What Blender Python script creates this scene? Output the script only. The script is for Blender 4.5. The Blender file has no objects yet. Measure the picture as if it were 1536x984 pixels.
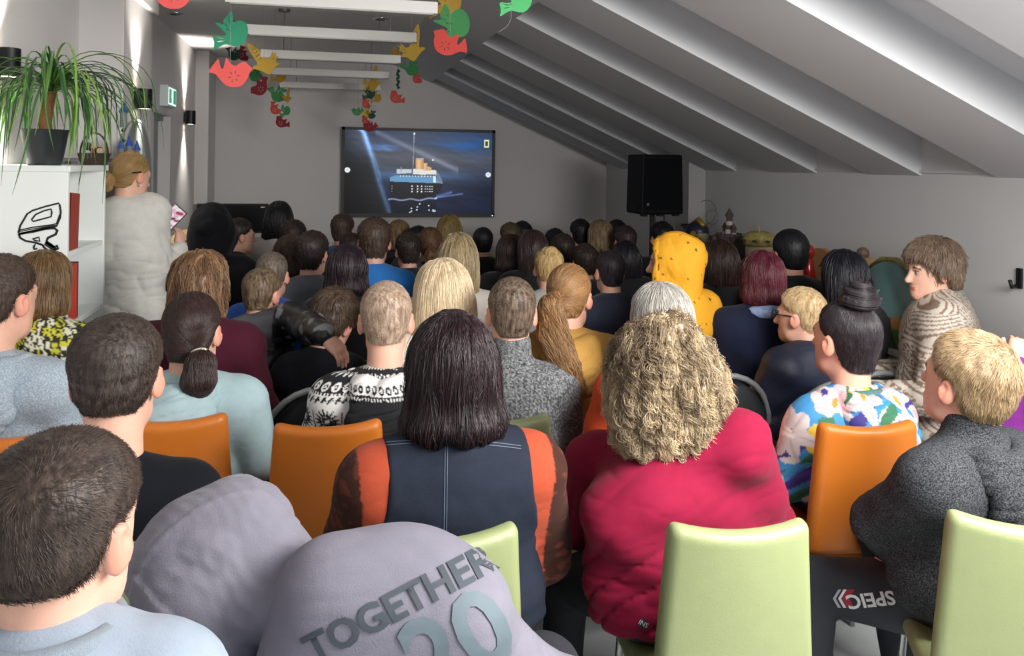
import bpy, math, random
import numpy as np
from mathutils import Vector, Matrix
from math import sin, cos, pi, radians, atan2, sqrt

C = bpy.context.scene.collection
SC = bpy.context.scene
# ------------------------------------------------------------------ camera
FPX, YAW, ROLL, CAMZ, HZ = 1200.0, radians(13.0), radians(0.8), 1.70, 246.0
FWD = np.array([sin(YAW), cos(YAW), 0.0]); RGT = np.array([cos(YAW), -sin(YAW), 0.0]); UPV = np.array([0, 0, 1.0])
cam_d = bpy.data.cameras.new('camera'); cam = bpy.data.objects.new('camera', cam_d); C.objects.link(cam)
cam_d.sensor_width = 36.0; cam_d.sensor_fit = 'HORIZONTAL'
cam_d.lens = 36.0 * FPX / 1536.0; cam_d.shift_y = -(492.0 - HZ) / 1536.0
cam_d.clip_start = 0.05; cam_d.clip_end = 100
_r = RGT * cos(ROLL) + UPV * sin(ROLL); _u = -RGT * sin(ROLL) + UPV * cos(ROLL)
cam.matrix_world = Matrix(((_r[0], _u[0], -FWD[0], 0), (_r[1], _u[1], -FWD[1], 0), (_r[2], _u[2], -FWD[2], CAMZ), (0, 0, 0, 1)))
SC.camera = cam
# ------------------------------------------------------------------ world, lights, exposure
w = bpy.data.worlds.new('daylight'); SC.world = w; w.use_nodes = True
w.node_tree.nodes['Background'].inputs[0].default_value = (0.80, 0.90, 1.0, 1)
w.node_tree.nodes['Background'].inputs[1].default_value = 0.5
def area(name, loc, target, sx, sy, power, col, spread=180):
    d = bpy.data.lights.new(name, 'AREA'); d.shape = 'RECTANGLE'; d.size = sx; d.size_y = sy; d.energy = power; d.color = col
    d.spread = radians(spread)
    o = bpy.data.objects.new(name, d); C.objects.link(o); o.location = loc
    o.rotation_euler = (Vector(target) - Vector(loc)).to_track_quat('-Z', 'Y').to_euler()
    return o
# daylight falling in through the roof windows of the slope and the windows of the rear wall
area('roof_window_daylight', (1.72, 0.95, 2.10), (0.65, 2.6, 0.5), 1.3, 1.1, 112, (1.0, 0.97, 0.93), 158)
area('roof_window_daylight', (1.72, -0.45, 2.10), (0.95, 0.6, 0.5), 1.3, 1.1, 40, (1.0, 0.97, 0.93), 158)
area('rear_window_daylight', (0.75, -1.66, 1.62), (0.9, 4.0, 1.0), 2.6, 1.3, 18, (0.90, 0.95, 1.0))
SC.view_settings.view_transform = 'Standard'; SC.view_settings.look = 'None'
SC.view_settings.exposure = 0.05; SC.view_settings.gamma = 1.0; SC.view_settings.use_curve_mapping = False
SC.cycles.max_bounces = 6; SC.cycles.diffuse_bounces = 5; SC.cycles.glossy_bounces = 2
SC.cycles.transmission_bounces = 4; SC.cycles.transparent_max_bounces = 6
SC.cycles.sample_clamp_indirect = 4.0
SC.cycles.use_denoising = True
try: SC.cycles_curves.shape = 'RIBBONS'
except Exception: pass

def unroll(u, v):
    xc, yc = (u - 768) / FPX, (HZ - v) / FPX
    return xc * cos(ROLL) - yc * sin(ROLL), xc * sin(ROLL) + yc * cos(ROLL)
def at(u, v, d):
    x, y = unroll(u, v)
    return np.array([0, 0, CAMZ]) + d * (FWD + RGT * x + UPV * y)
def on_z(u, v, z):
    x, y = unroll(u, v)
    return at(u, v, (z - CAMZ) / y)
def on_x(u, v, X):
    x, y = unroll(u, v); dr = FWD + RGT * x
    return at(u, v, X / dr[0])
def on_y(u, v, Y):
    x, y = unroll(u, v); dr = FWD + RGT * x
    return at(u, v, Y / dr[1])

def lin(c):
    """sRGB 0..255 triple or '#hex' to linear RGBA"""
    if isinstance(c, str): c = tuple(int(c[i:i + 2], 16) for i in (1, 3, 5))
    f = lambda x: x / 12.92 if x <= 0.04045 else ((x + 0.055) / 1.055) ** 2.4
    return tuple(f(x / 255.0) for x in c[:3]) + (1.0,)
def L3(c): return np.array(lin(c)[:3], np.float32)

# ------------------------------------------------------------------ materials
_mc = {}
def mat(name, col=None, rough=0.6, metal=0.0, spec=0.5, bump=0.0, bscale=200.0, attr=None, var=0.0, vscale=8.0, emit=None, estr=1.0, sheen=0.0,
        stretch=(1, 1, 1), sss=0.0, coat=0.0, detail=4.0):
    key = name
    if key in _mc: return _mc[key]
    m = bpy.data.materials.new(name); m.use_nodes = True; nt = m.node_tree; N = nt.nodes; Lk = nt.links
    b = N['Principled BSDF']; _mc[key] = m
    c = lin(col) if col is not None else (0.5, 0.5, 0.5, 1)
    b.inputs['Base Color'].default_value = c
    b.inputs['Roughness'].default_value = rough; b.inputs['Metallic'].default_value = metal
    b.inputs['Specular IOR Level'].default_value = spec
    if sheen: b.inputs['Sheen Weight'].default_value = sheen; b.inputs['Sheen Roughness'].default_value = 0.5
    if coat: b.inputs['Coat Weight'].default_value = coat
    if sss:
        b.inputs['Subsurface Weight'].default_value = sss; b.inputs['Subsurface Radius'].default_value = (0.012, 0.005, 0.003); b.inputs['Subsurface Scale'].default_value = 1.0
    src = None
    tc = N.new('ShaderNodeTexCoord'); mp = N.new('ShaderNodeMapping'); mp.inputs['Scale'].default_value = stretch
    Lk.new(tc.outputs['Object'], mp.inputs['Vector'])
    if attr:
        a = N.new('ShaderNodeAttribute'); a.attribute_name = attr; src = a.outputs['Color']
    if var:
        n = N.new('ShaderNodeTexNoise'); n.inputs['Scale'].default_value = vscale; n.inputs['Detail'].default_value = detail
        Lk.new(mp.outputs['Vector'], n.inputs['Vector'])
        mr = N.new('ShaderNodeMapRange'); mr.inputs['From Min'].default_value = 0.25; mr.inputs['From Max'].default_value = 0.75
        mr.inputs['To Min'].default_value = 1 - var; mr.inputs['To Max'].default_value = 1 + var
        Lk.new(n.outputs['Fac'], mr.inputs['Value'])
        mx = N.new('ShaderNodeMix'); mx.data_type = 'RGBA'; mx.blend_type = 'MULTIPLY'; mx.inputs['Factor'].default_value = 1.0
        if src is not None: Lk.new(src, mx.inputs['A'])
        else: mx.inputs['A'].default_value = c
        Lk.new(mr.outputs['Result'], mx.inputs['B']); src = mx.outputs['Result']
    if src is not None: Lk.new(src, b.inputs['Base Color'])
    if bump:
        n = N.new('ShaderNodeTexNoise'); n.inputs['Scale'].default_value = bscale; n.inputs['Detail'].default_value = 3
        Lk.new(mp.outputs['Vector'], n.inputs['Vector'])
        bp = N.new('ShaderNodeBump'); bp.inputs['Strength'].default_value = bump; bp.inputs['Distance'].default_value = 0.004
        Lk.new(n.outputs['Fac'], bp.inputs['Height']); Lk.new(bp.outputs['Normal'], b.inputs['Normal'])
    if emit is not None:
        b.inputs['Emission Color'].default_value = lin(emit); b.inputs['Emission Strength'].default_value = estr
        if emit == 'attr': pass
    return m
def heather_mat(name, c1, c2, scale=420, rough=.9, lo=.42, hi=.66):
    if name in _mc: return _mc[name]
    m = bpy.data.materials.new(name); m.use_nodes = True; nt = m.node_tree; N = nt.nodes; Lk = nt.links; _mc[name] = m
    b = N['Principled BSDF']; b.inputs['Roughness'].default_value = rough; b.inputs['Specular IOR Level'].default_value = .15
    tc = N.new('ShaderNodeTexCoord'); n = N.new('ShaderNodeTexNoise'); n.inputs['Scale'].default_value = scale; n.inputs['Detail'].default_value = 3; Lk.new(tc.outputs['Object'], n.inputs['Vector'])
    mr = N.new('ShaderNodeMapRange'); mr.inputs['From Min'].default_value = lo; mr.inputs['From Max'].default_value = hi; Lk.new(n.outputs['Fac'], mr.inputs['Value'])
    mx = N.new('ShaderNodeMix'); mx.data_type = 'RGBA'; mx.inputs['A'].default_value = lin(c1); mx.inputs['B'].default_value = lin(c2); Lk.new(mr.outputs['Result'], mx.inputs['Factor']); Lk.new(mx.outputs['Result'], b.inputs['Base Color'])
    bp = N.new('ShaderNodeBump'); bp.inputs['Strength'].default_value = .5; bp.inputs['Distance'].default_value = .003; Lk.new(n.outputs['Fac'], bp.inputs['Height']); Lk.new(bp.outputs['Normal'], b.inputs['Normal'])
    return m
def hair_mat(name, col, col2, strand):
    key = name + ('_strand' if strand else '')
    if key in _mc: return _mc[key]
    m = bpy.data.materials.new(key); m.use_nodes = True; nt = m.node_tree; N = nt.nodes; Lk = nt.links; _mc[key] = m
    b = N['Principled BSDF']; b.inputs['Roughness'].default_value = 0.36; b.inputs['Specular IOR Level'].default_value = 0.4
    mx = N.new('ShaderNodeMix'); mx.data_type = 'RGBA'
    mx.inputs['A'].default_value = lin(col); mx.inputs['B'].default_value = lin(col2)
    if strand:
        hi = N.new('ShaderNodeAttribute'); hi.attribute_name = 'tint'; Lk.new(hi.outputs['Fac'], mx.inputs['Factor'])
    else:
        tc = N.new('ShaderNodeTexCoord'); mp = N.new('ShaderNodeMapping'); mp.inputs['Scale'].default_value = (1, 1, 0.2)
        n = N.new('ShaderNodeTexNoise'); n.inputs['Scale'].default_value = 90; n.inputs['Detail'].default_value = 4
        Lk.new(tc.outputs['Object'], mp.inputs['Vector']); Lk.new(mp.outputs['Vector'], n.inputs['Vector'])
        mr = N.new('ShaderNodeMapRange'); mr.inputs['From Min'].default_value = 0.35; mr.inputs['From Max'].default_value = 0.7
        Lk.new(n.outputs['Fac'], mr.inputs['Value']); Lk.new(mr.outputs['Result'], mx.inputs['Factor'])
        bp = N.new('ShaderNodeBump'); bp.inputs['Strength'].default_value = 0.7; bp.inputs['Distance'].default_value = 0.006
        Lk.new(n.outputs['Fac'], bp.inputs['Height']); Lk.new(bp.outputs['Normal'], b.inputs['Normal'])
        b.inputs['Roughness'].default_value = 0.5
    Lk.new(mx.outputs['Result'], b.inputs['Base Color'])
    return m

# ------------------------------------------------------------------ object helpers
def props(o, label=None, cat=None, group=None, kind=None):
    if label: o['label'] = label
    if cat: o['category'] = cat
    if group: o['group'] = group
    if kind: o['kind'] = kind
    return o
def link(o, parent=None):
    C.objects.link(o)
    if parent is not None: o.parent = parent
    return o
def empty(name, loc, rz=0.0, label=None, cat=None, group=None):
    o = bpy.data.objects.new(name, None); C.objects.link(o); o.location = loc; o.rotation_euler = (0, 0, rz); o.empty_display_size = 0.1
    return props(o, label, cat, group)
def mesh_np(name, V, F, m=None, smooth=True, cols=None):
    """V (n,3), F (m,3|4) arrays"""
    me = bpy.data.meshes.new(name); V = np.asarray(V, np.float32); F = np.asarray(F, np.int32)
    me.vertices.add(len(V)); me.vertices.foreach_set('co', V.ravel())
    k = F.shape[1]; me.loops.add(F.size); me.loops.foreach_set('vertex_index', F.ravel())
    me.polygons.add(len(F)); me.polygons.foreach_set('loop_start', np.arange(0, F.size, k, dtype=np.int32))
    if smooth: me.polygons.foreach_set('use_smooth', np.ones(len(F), bool))
    me.update(calc_edges=True)
    if cols is not None:
        ca = me.color_attributes.new('Col', 'FLOAT_COLOR', 'POINT')
        a = np.ones((len(V), 4), np.float32); a[:, :3] = cols; ca.data.foreach_set('color', a.ravel())
    if m is not None: me.materials.append(m)
    return me
def obj(name, me, parent=None, loc=None):
    o = bpy.data.objects.new(name, me); link(o, parent)
    if loc is not None: o.location = loc
    return o
class MB:
    """collects boxes, bars, tubes, lathes and prisms into one mesh"""
    def __init__(s): s.V = []; s.F = []
    def add(s, V, F):
        b = len(s.V); s.V += [tuple(float(x) for x in v) for v in V]; s.F += [tuple(i + b for i in f) for f in F]; return s
    def box(s, lo, hi):
        x0, y0, z0 = lo; x1, y1, z1 = hi
        return s.add([(x0, y0, z0), (x1, y0, z0), (x1, y1, z0), (x0, y1, z0), (x0, y0, z1), (x1, y0, z1), (x1, y1, z1), (x0, y1, z1)],
                     [(0, 3, 2, 1), (4, 5, 6, 7), (0, 1, 5, 4), (1, 2, 6, 5), (2, 3, 7, 6), (3, 0, 4, 7)])
    def hexa(s, p):   # 8 points: bottom loop 4, top loop 4
        return s.add(p, [(0, 3, 2, 1), (4, 5, 6, 7), (0, 1, 5, 4), (1, 2, 6, 5), (2, 3, 7, 6), (3, 0, 4, 7)])
    def tube(s, pts, r, n=8, closed=False, caps=True):
        pts = [np.array(p, float) for p in pts]; rs = r if hasattr(r, '__len__') else [r] * len(pts); k = len(pts); V = []; F = []
        nrm = None
        for i, p in enumerate(pts):
            a = pts[(i - 1) % k] if (closed or i > 0) else p; b = pts[(i + 1) % k] if (closed or i < k - 1) else p
            t = b - a; t /= (np.linalg.norm(t) + 1e-12)
            if nrm is None:
                nrm = np.cross(t, [0, 0, 1.0]);
                if np.linalg.norm(nrm) < 1e-3: nrm = np.cross(t, [0, 1.0, 0])
            nrm = nrm - t * nrm.dot(t); nrm /= np.linalg.norm(nrm); bi = np.cross(t, nrm)
            for j in range(n):
                an = 2 * pi * j / n; V.append(p + rs[i] * (cos(an) * nrm + sin(an) * bi))
        for i in range(k if closed else k - 1):
            for j in range(n):
                a = i * n + j; b = i * n + (j + 1) % n; c = ((i + 1) % k) * n + (j + 1) % n; d = ((i + 1) % k) * n + j
                F.append((a, b, c, d))
        if caps and not closed: F.append(tuple(range(n - 1, -1, -1))); F.append(tuple((k - 1) * n + j for j in range(n)))
        return s.add(V, F)
    def lathe(s, prof, n=20, c=(0, 0, 0), caps=True):
        V = []; F = []; k = len(prof)
        for r, z in prof:
            for j in range(n):
                a = 2 * pi * j / n; V.append((c[0] + r * cos(a), c[1] + r * sin(a), c[2] + z))
        for i in range(k - 1):
            for j in range(n): F.append((i * n + j, i * n + (j + 1) % n, (i + 1) * n + (j + 1) % n, (i + 1) * n + j))
        if caps: F.append(tuple(range(n - 1, -1, -1))); F.append(tuple((k - 1) * n + j for j in range(n)))
        return s.add(V, F)
    def ball(s, c, r, n=12, k=8):
        r = r if hasattr(r, '__len__') else (r, r, r); V = []; F = []
        for i in range(k + 1):
            th = pi * i / k
            for j in range(n):
                a = 2 * pi * j / n; V.append((c[0] + r[0] * sin(th) * cos(a), c[1] + r[1] * sin(th) * sin(a), c[2] - r[2] * cos(th)))
        for i in range(k):
            for j in range(n): F.append((i * n + j, i * n + (j + 1) % n, (i + 1) * n + (j + 1) % n, (i + 1) * n + j))
        return s.add(V, F)
    def mesh(s, name, m=None, smooth=False):
        me = bpy.data.meshes.new(name); me.from_pydata(s.V, [], s.F); me.update()
        if smooth: me.polygons.foreach_set('use_smooth', np.ones(len(me.polygons), bool))
        if m is not None: me.materials.append(m)
        return me
    def build(s, name, m=None, parent=None, smooth=False, bevel=0.0, seg=2, loc=None, auto=False):
        me = s.mesh(name, m, smooth or auto); o = obj(name, me, parent, loc)
        if auto:
            try: me.set_sharp_from_angle(angle=radians(35))
            except Exception: pass
        if bevel:
            b = o.modifiers.new('bevel', 'BEVEL'); b.width = bevel; b.segments = seg; b.limit_method = 'ANGLE'
        return o

# ------------------------------------------------------------------ implicit surfaces
f32 = np.float32
def V3(*a): return np.array(a, f32)
def cap(a, b, ra, rb=None):
    a = np.asarray(a, f32); b = np.asarray(b, f32); rb = ra if rb is None else rb
    ba = b - a; bb = float(ba.dot(ba)) + 1e-12
    def f(p):
        q = p - a; h = np.clip(q @ (ba / bb), 0, 1).astype(f32)
        q = q - h[:, None] * ba
        return np.sqrt(np.einsum('ij,ij->i', q, q)) - (ra + h * (rb - ra))
    return f
def ell(c, r, R=None):
    c = np.asarray(c, f32); r = np.asarray(r, f32)
    def f(p):
        q = p - c
        if R is not None: q = q @ R
        q = q / r; k0 = np.sqrt(np.einsum('ij,ij->i', q, q)); q = q / r; k1 = np.sqrt(np.einsum('ij,ij->i', q, q)) + 1e-9
        return k0 * (k0 - 1) / k1
    return f
def smin(a, b, k):
    h = np.maximum(k - np.abs(a - b), 0) / k
    return np.minimum(a, b) - h * h * k * 0.25
def smax(a, b, k): return -smin(-a, -b, k)
def union(fs, k):
    def f(p):
        d = fs[0](p)
        for g in fs[1:]: d = smin(d, g(p), k)
        return d
    return f
def local(f, c, r, slack=0.08):
    """evaluate f only within r of c; beyond that a bound is enough"""
    c = np.asarray(c, f32)
    def g(p):
        q = p - c; D = np.sqrt(np.einsum('ij,ij->i', q, q)); out = D - r + 0.02
        m = D < r + slack
        if m.any(): out[m] = f(p[m])
        return out
    return g
_EDG = [(a, b) for a in range(8) for b in range(a + 1, 8) if bin(a ^ b).count('1') == 1]
_COR = np.array([[(i >> 2) & 1, (i >> 1) & 1, i & 1] for i in range(8)])
def surface(f, lo, hi, h, relax=1, slack=0.012):
    """sparse surface nets of f=0 inside the box lo..hi with cells of h: (V, quads)"""
    B = 8; lo = np.asarray(lo, f32); hi = np.asarray(hi, f32)
    nb = np.maximum(1, np.ceil((hi - lo) / (h * B)).astype(int)); n = nb * B
    bi = np.stack(np.meshgrid(*[np.arange(k) for k in nb], indexing='ij'), -1).reshape(-1, 3)
    cen = lo + (bi + 0.5).astype(f32) * (B * h)
    d = f(cen.astype(f32)); act = bi[np.abs(d) < B * h * 0.866 * 1.25 + slack]
    if len(act) == 0: return np.zeros((0, 3), f32), np.zeros((0, 4), np.int32)
    nd = np.stack(np.meshgrid(*[np.arange(B + 1)] * 3, indexing='ij'), -1).reshape(-1, 3)
    P = (act[:, None, :] * B + nd[None]).reshape(-1, 3)
    val = np.empty(len(P), f32); CH = 400000
    for i in range(0, len(P), CH): val[i:i + CH] = f((lo + P[i:i + CH] * f32(h)).astype(f32))
    val = val.reshape(-1, B + 1, B + 1, B + 1); ins = val < 0
    cs = np.zeros((len(act), B, B, B), np.int8)
    for c in _COR: cs += ins[:, c[0]:c[0] + B, c[1]:c[1] + B, c[2]:c[2] + B]
    k, ci, cj, ck = np.nonzero((cs > 0) & (cs < 8))
    g = act[k] * B + np.stack([ci, cj, ck], -1)
    cv = np.stack([val[k, ci + c[0], cj + c[1], ck + c[2]] for c in _COR], 1)
    acc = np.zeros((len(k), 3), f32); cnt = np.zeros(len(k), f32)
    for a, b in _EDG:
        va, vb = cv[:, a], cv[:, b]; m = (va < 0) != (vb < 0)
        t = np.where(m, va / (va - vb + 1e-20), 0)
        acc += m[:, None] * (_COR[a] + t[:, None] * (_COR[b] - _COR[a])); cnt += m
    V = (lo + (g + acc / cnt[:, None]) * h).astype(f32)
    idx = np.full(tuple(n), -1, np.int32); idx[g[:, 0], g[:, 1], g[:, 2]] = np.arange(len(g))
    Q = []
    for ax in range(3):
        s0 = [slice(None)] + [slice(0, B)] * 3; s1 = list(s0); s1[1 + ax] = slice(1, B + 1)
        a0 = ins[tuple(s0)]; a1 = ins[tuple(s1)]
        k, i, j, l = np.nonzero(a0 != a1); nn = act[k] * B + np.stack([i, j, l], -1); fl = a0[k, i, j, l]
        b1, b2 = (ax + 1) % 3, (ax + 2) % 3
        e1 = np.zeros(3, int); e1[b1] = 1; e2 = np.zeros(3, int); e2[b2] = 1
        ok = (nn[:, b1] > 0) & (nn[:, b2] > 0); nn = nn[ok]; fl = fl[ok]
        q = np.stack([idx[tuple((nn - e1 - e2).T)], idx[tuple((nn - e2).T)], idx[tuple(nn.T)], idx[tuple((nn - e1).T)]], 1)
        q[~fl] = q[~fl][:, ::-1]; Q.append(q)
    Q = np.concatenate(Q); Q = Q[(Q >= 0).all(1)]
    for _ in range(relax):
        gr, d0 = grad(f, V); V = (V - np.clip(d0, -h, h)[:, None] * gr).astype(f32)
    return V, Q
def grad(f, p, e=0.002):
    d0 = f(p); g = np.stack([f(p + V3(e, 0, 0)) - d0, f(p + V3(0, e, 0)) - d0, f(p + V3(0, 0, e)) - d0], -1)
    return g / (np.linalg.norm(g, axis=1, keepdims=True) + 1e-9), d0
_rs = np.random.RandomState(7); _WK = _rs.normal(size=(24, 3)).astype(f32); _WP = (_rs.rand(24) * 6.28).astype(f32)
def wnoise(p, s, o=0, n=5):
    """cheap smooth noise -1..1, feature size about 1/s metres"""
    r = 0
    for i in range(n):
        j = (i + o) % 24; r = r + np.sin((p @ _WK[j]) * s * 2.2 + _WP[j] + 1.3 * np.sin((p @ _WK[(j + 7) % 24]) * s + _WP[(j + 3) % 24]))
    return (r / n).astype(f32)
def sstep(x, a, b):
    t = np.clip((x - a) / (b - a), 0, 1); return t * t * (3 - 2 * t)
def rotm(yaw=0, pitch=0, roll=0):
    """columns = head axes x (right), y (forward), z (up) in world; yaw + turns left, pitch + looks down, roll + tips to its right"""
    cy, sy = cos(yaw), sin(yaw); cp, sp = cos(-pitch), sin(-pitch); cr, sr = cos(roll), sin(roll)
    Rz = np.array([[cy, -sy, 0], [sy, cy, 0], [0, 0, 1]]); Rx = np.array([[1, 0, 0], [0, cp, -sp], [0, sp, cp]]); Ry = np.array([[cr, 0, sr], [0, 1, 0], [-sr, 0, cr]])
    return (Rz @ Rx @ Ry).astype(f32)
# ------------------------------------------------------------------ people
SKIN = L3((224, 174, 152)); LIP = L3((196, 118, 104)); EARC = L3((224, 140, 118))
def head_field():
    sk = [ell((0, -.018, .035), (.076, .096, .087)), ell((0, .026, -.035), (.060, .066, .083))]
    base = union(sk, .05)
    jaw = union([cap((-.030, .022, -.080), (0, .062, -.096), .030, .024), cap((.030, .022, -.080), (0, .062, -.096), .030, .024)], .02)
    nose = cap((0, .086, .004), (0, .107, -.034), .008, .013)
    brow = cap((-.032, .074, .020), (.032, .074, .020), .015)
    lips = union([cap((-.017, .083, -.0655), (.017, .083, -.0655), .0075), cap((-.015, .084, -.075), (.015, .084, -.075), .008)], .003)
    socks = [ell((sx * .031, .100, .002), (.017, .022, .011)) for sx in (-1, 1)]
    eyes = [ell((sx * .031, .0745, .0), (.0135, .0135, .0125)) for sx in (-1, 1)]
    ears = []
    for sx in (-1, 1):
        R = rotm(yaw=-sx * .42)
        ears.append((ell((sx * .081, -.012, -.008), (.010, .020, .034), R), ell((sx * .092, -.006, -.004), (.008, .011, .020), R), cap((sx * .070, .0, -.02), (sx * .078, -.004, -.012), .012)))
    def f(q):
        d = smin(base(q), jaw(q), .03); d = smin(d, brow(q), .02); d = smin(d, nose(q), .014)
        for s in socks: d = smax(d, -s(q), .012)
        for e in eyes: d = np.minimum(d, e(q))
        d = smin(d, lips(q), .006)
        for e, c, r in ears:
            k = smax(e(q), -c(q), .004); k = smin(k, r(q), .01); d = smin(d, k, .006)
        return d
    return f
HEAD = head_field()
def head_cols(q, skin):
    c = np.tile(skin, (len(q), 1)).astype(f32)
    c *= (1 + .05 * wnoise(q, 30))[:, None]
    ear = sstep(np.abs(q[:, 0]), .074, .084) * (q[:, 2] > -.06) * (np.abs(q[:, 1] + .012) < .04); c = c * (1 - .6 * ear[:, None]) + EARC * (skin / SKIN).mean() * .6 * ear[:, None]
    lip = ((np.abs(q[:, 2] + .070) < .0085) & (np.abs(q[:, 0]) < .023) & (q[:, 1] > .075)); c[lip] = LIP * (skin / SKIN).mean()
    for sx in (-1, 1):
        e = q - V3(sx * .031, .0745, 0); r = np.linalg.norm(e, axis=1); ey = (r < .0142) & (q[:, 1] > .078) & (np.abs(e[:, 2]) < .0075)
        c[ey] = (.42, .38, .35); ir = ey & (np.hypot(e[:, 0], e[:, 2]) < .006); c[ir] = (.05, .04, .03)
        lash = (q[:, 1] > .072) & (np.abs(e[:, 2] - .0085) < .0022) & (np.abs(e[:, 0]) < .016); c[lash] = (.05, .03, .02)
        br = (q[:, 1] > .06) & (np.abs(q[:, 2] - (.024 - 3 * (np.abs(q[:, 0]) - .03) ** 2 * 4)) < .0045) & (np.abs(np.abs(q[:, 0]) - .032) < .019) & (q[:, 0] * sx > 0); c[br] = (.10, .06, .04)
    return c
_skull = union([ell((0, -.018, .035), (.076, .096, .087)), cap((0, -.045, -.02), (0, -.052, -.11), .052)], .04)
def hair_field(st, h):
    """hair volume in head space"""
    if st in ('short', 'tight', 'buzz'):
        tt = h.get('top', .022 if st == 'short' else .010); ts = h.get('side', .010 if st == 'short' else .008)
        if st == 'buzz': tt, ts = h.get('top', .010), h.get('side', .004)
        nape = h.get('nape', -.070); lo = h.get('ear', .004)
        ys = [-.13, -.07, -.045, -.030, .012, .040, .065, .11]; zs = [nape, nape, nape + .012, lo, lo + .004, .030, .070, .092]
        fr = h.get('fringe', 0.0)
        def f(q):
            zl = np.interp(q[:, 1], ys, zs).astype(f32) - fr * (q[:, 1] > .05)
            m = q[:, 2] - zl
            t = (ts + (tt - ts) * sstep(q[:, 2], .0, .095)) * (.25 + .75 * sstep(m, -.005, .035))
            d = _skull(q) - t + .0015 * wnoise(q, 45, 3)
            return smax(d, -m * .8, .008)
    elif st == 'bob':
        zb = h.get('zb', -.13); w = h.get('w', .098); dp = h.get('dp', .105); fl = h.get('flare', .012)
        a = ell((0, -.016, .032), (w * .97, .116, .102)); c = ell((0, -.03, -.05), (w + fl * .5, dp, .14)); u1 = ell((0, -.03, zb + .035), (w + fl, dp + fl * .5, .05))
        yf = h.get('face', .042)
        def f(q):
            d = smin(smin(a(q), c(q), .05), u1(q), .04)
            d = smax(d, np.minimum(q[:, 1] - yf, h.get('brow', .05) - q[:, 2]), .02)
            d = smax(d, zb + .012 * wnoise(q * V3(1, 1, .1), 40, 5) - q[:, 2], .02)
            return d + h.get('lump', .004) * wnoise(q * V3(1, 1, .22), 26, 2)
    elif st == 'long':
        L = h.get('L', .32); w = h.get('w', .092); by = h.get('by', -.07)
        a = ell((0, -.016, .032), (w, .112, .100)); c = ell((0, -.03, -.04), (w + .004, .10, .12)); hang = ell((0, by, -L * .45), (w + .014, .055, L * .6))
        yf = h.get('face', .035)
        def f(q):
            d = smin(smin(a(q), c(q), .05), hang(q), .06)
            d = smax(d, np.minimum(q[:, 1] - yf, .05 - q[:, 2]), .02)
            d = smax(d, -L - q[:, 2], .02)
            return d + .004 * wnoise(q * V3(1, 1, .15), 26, 2)
    elif st == 'curly':
        w = h.get('w', .135); a = ell((0, -.03, .012), (w, .125, .135)); c = ell((0, -.035, -.07), (w * 1.04, .115, .12)); yf = .045
        am = h.get('am', .014)
        def f(q):
            d = smin(a(q), c(q), .05); d = smax(d, np.minimum(q[:, 1] - yf, .055 - q[:, 2]), .02)
            return d + am * wnoise(q, 22, 1) + am * .5 * wnoise(q, 45, 4)
    elif st == 'shag':
        a = ell((0, -.016, .034), (.094, .114, .100)); c = ell((0, -.03, -.05), (.098, .105, .115)); t = cap((.05, -.03, -.1), (.07, -.02, -.2), .04, .015)
        def f(q):
            d = smin(smin(a(q), c(q), .05), t(q), .04); d = smax(d, np.minimum(q[:, 1] - .05, .045 - q[:, 2]), .02)
            return d + .008 * wnoise(q * V3(1, 1, .2), 24, 6)
    return f
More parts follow.
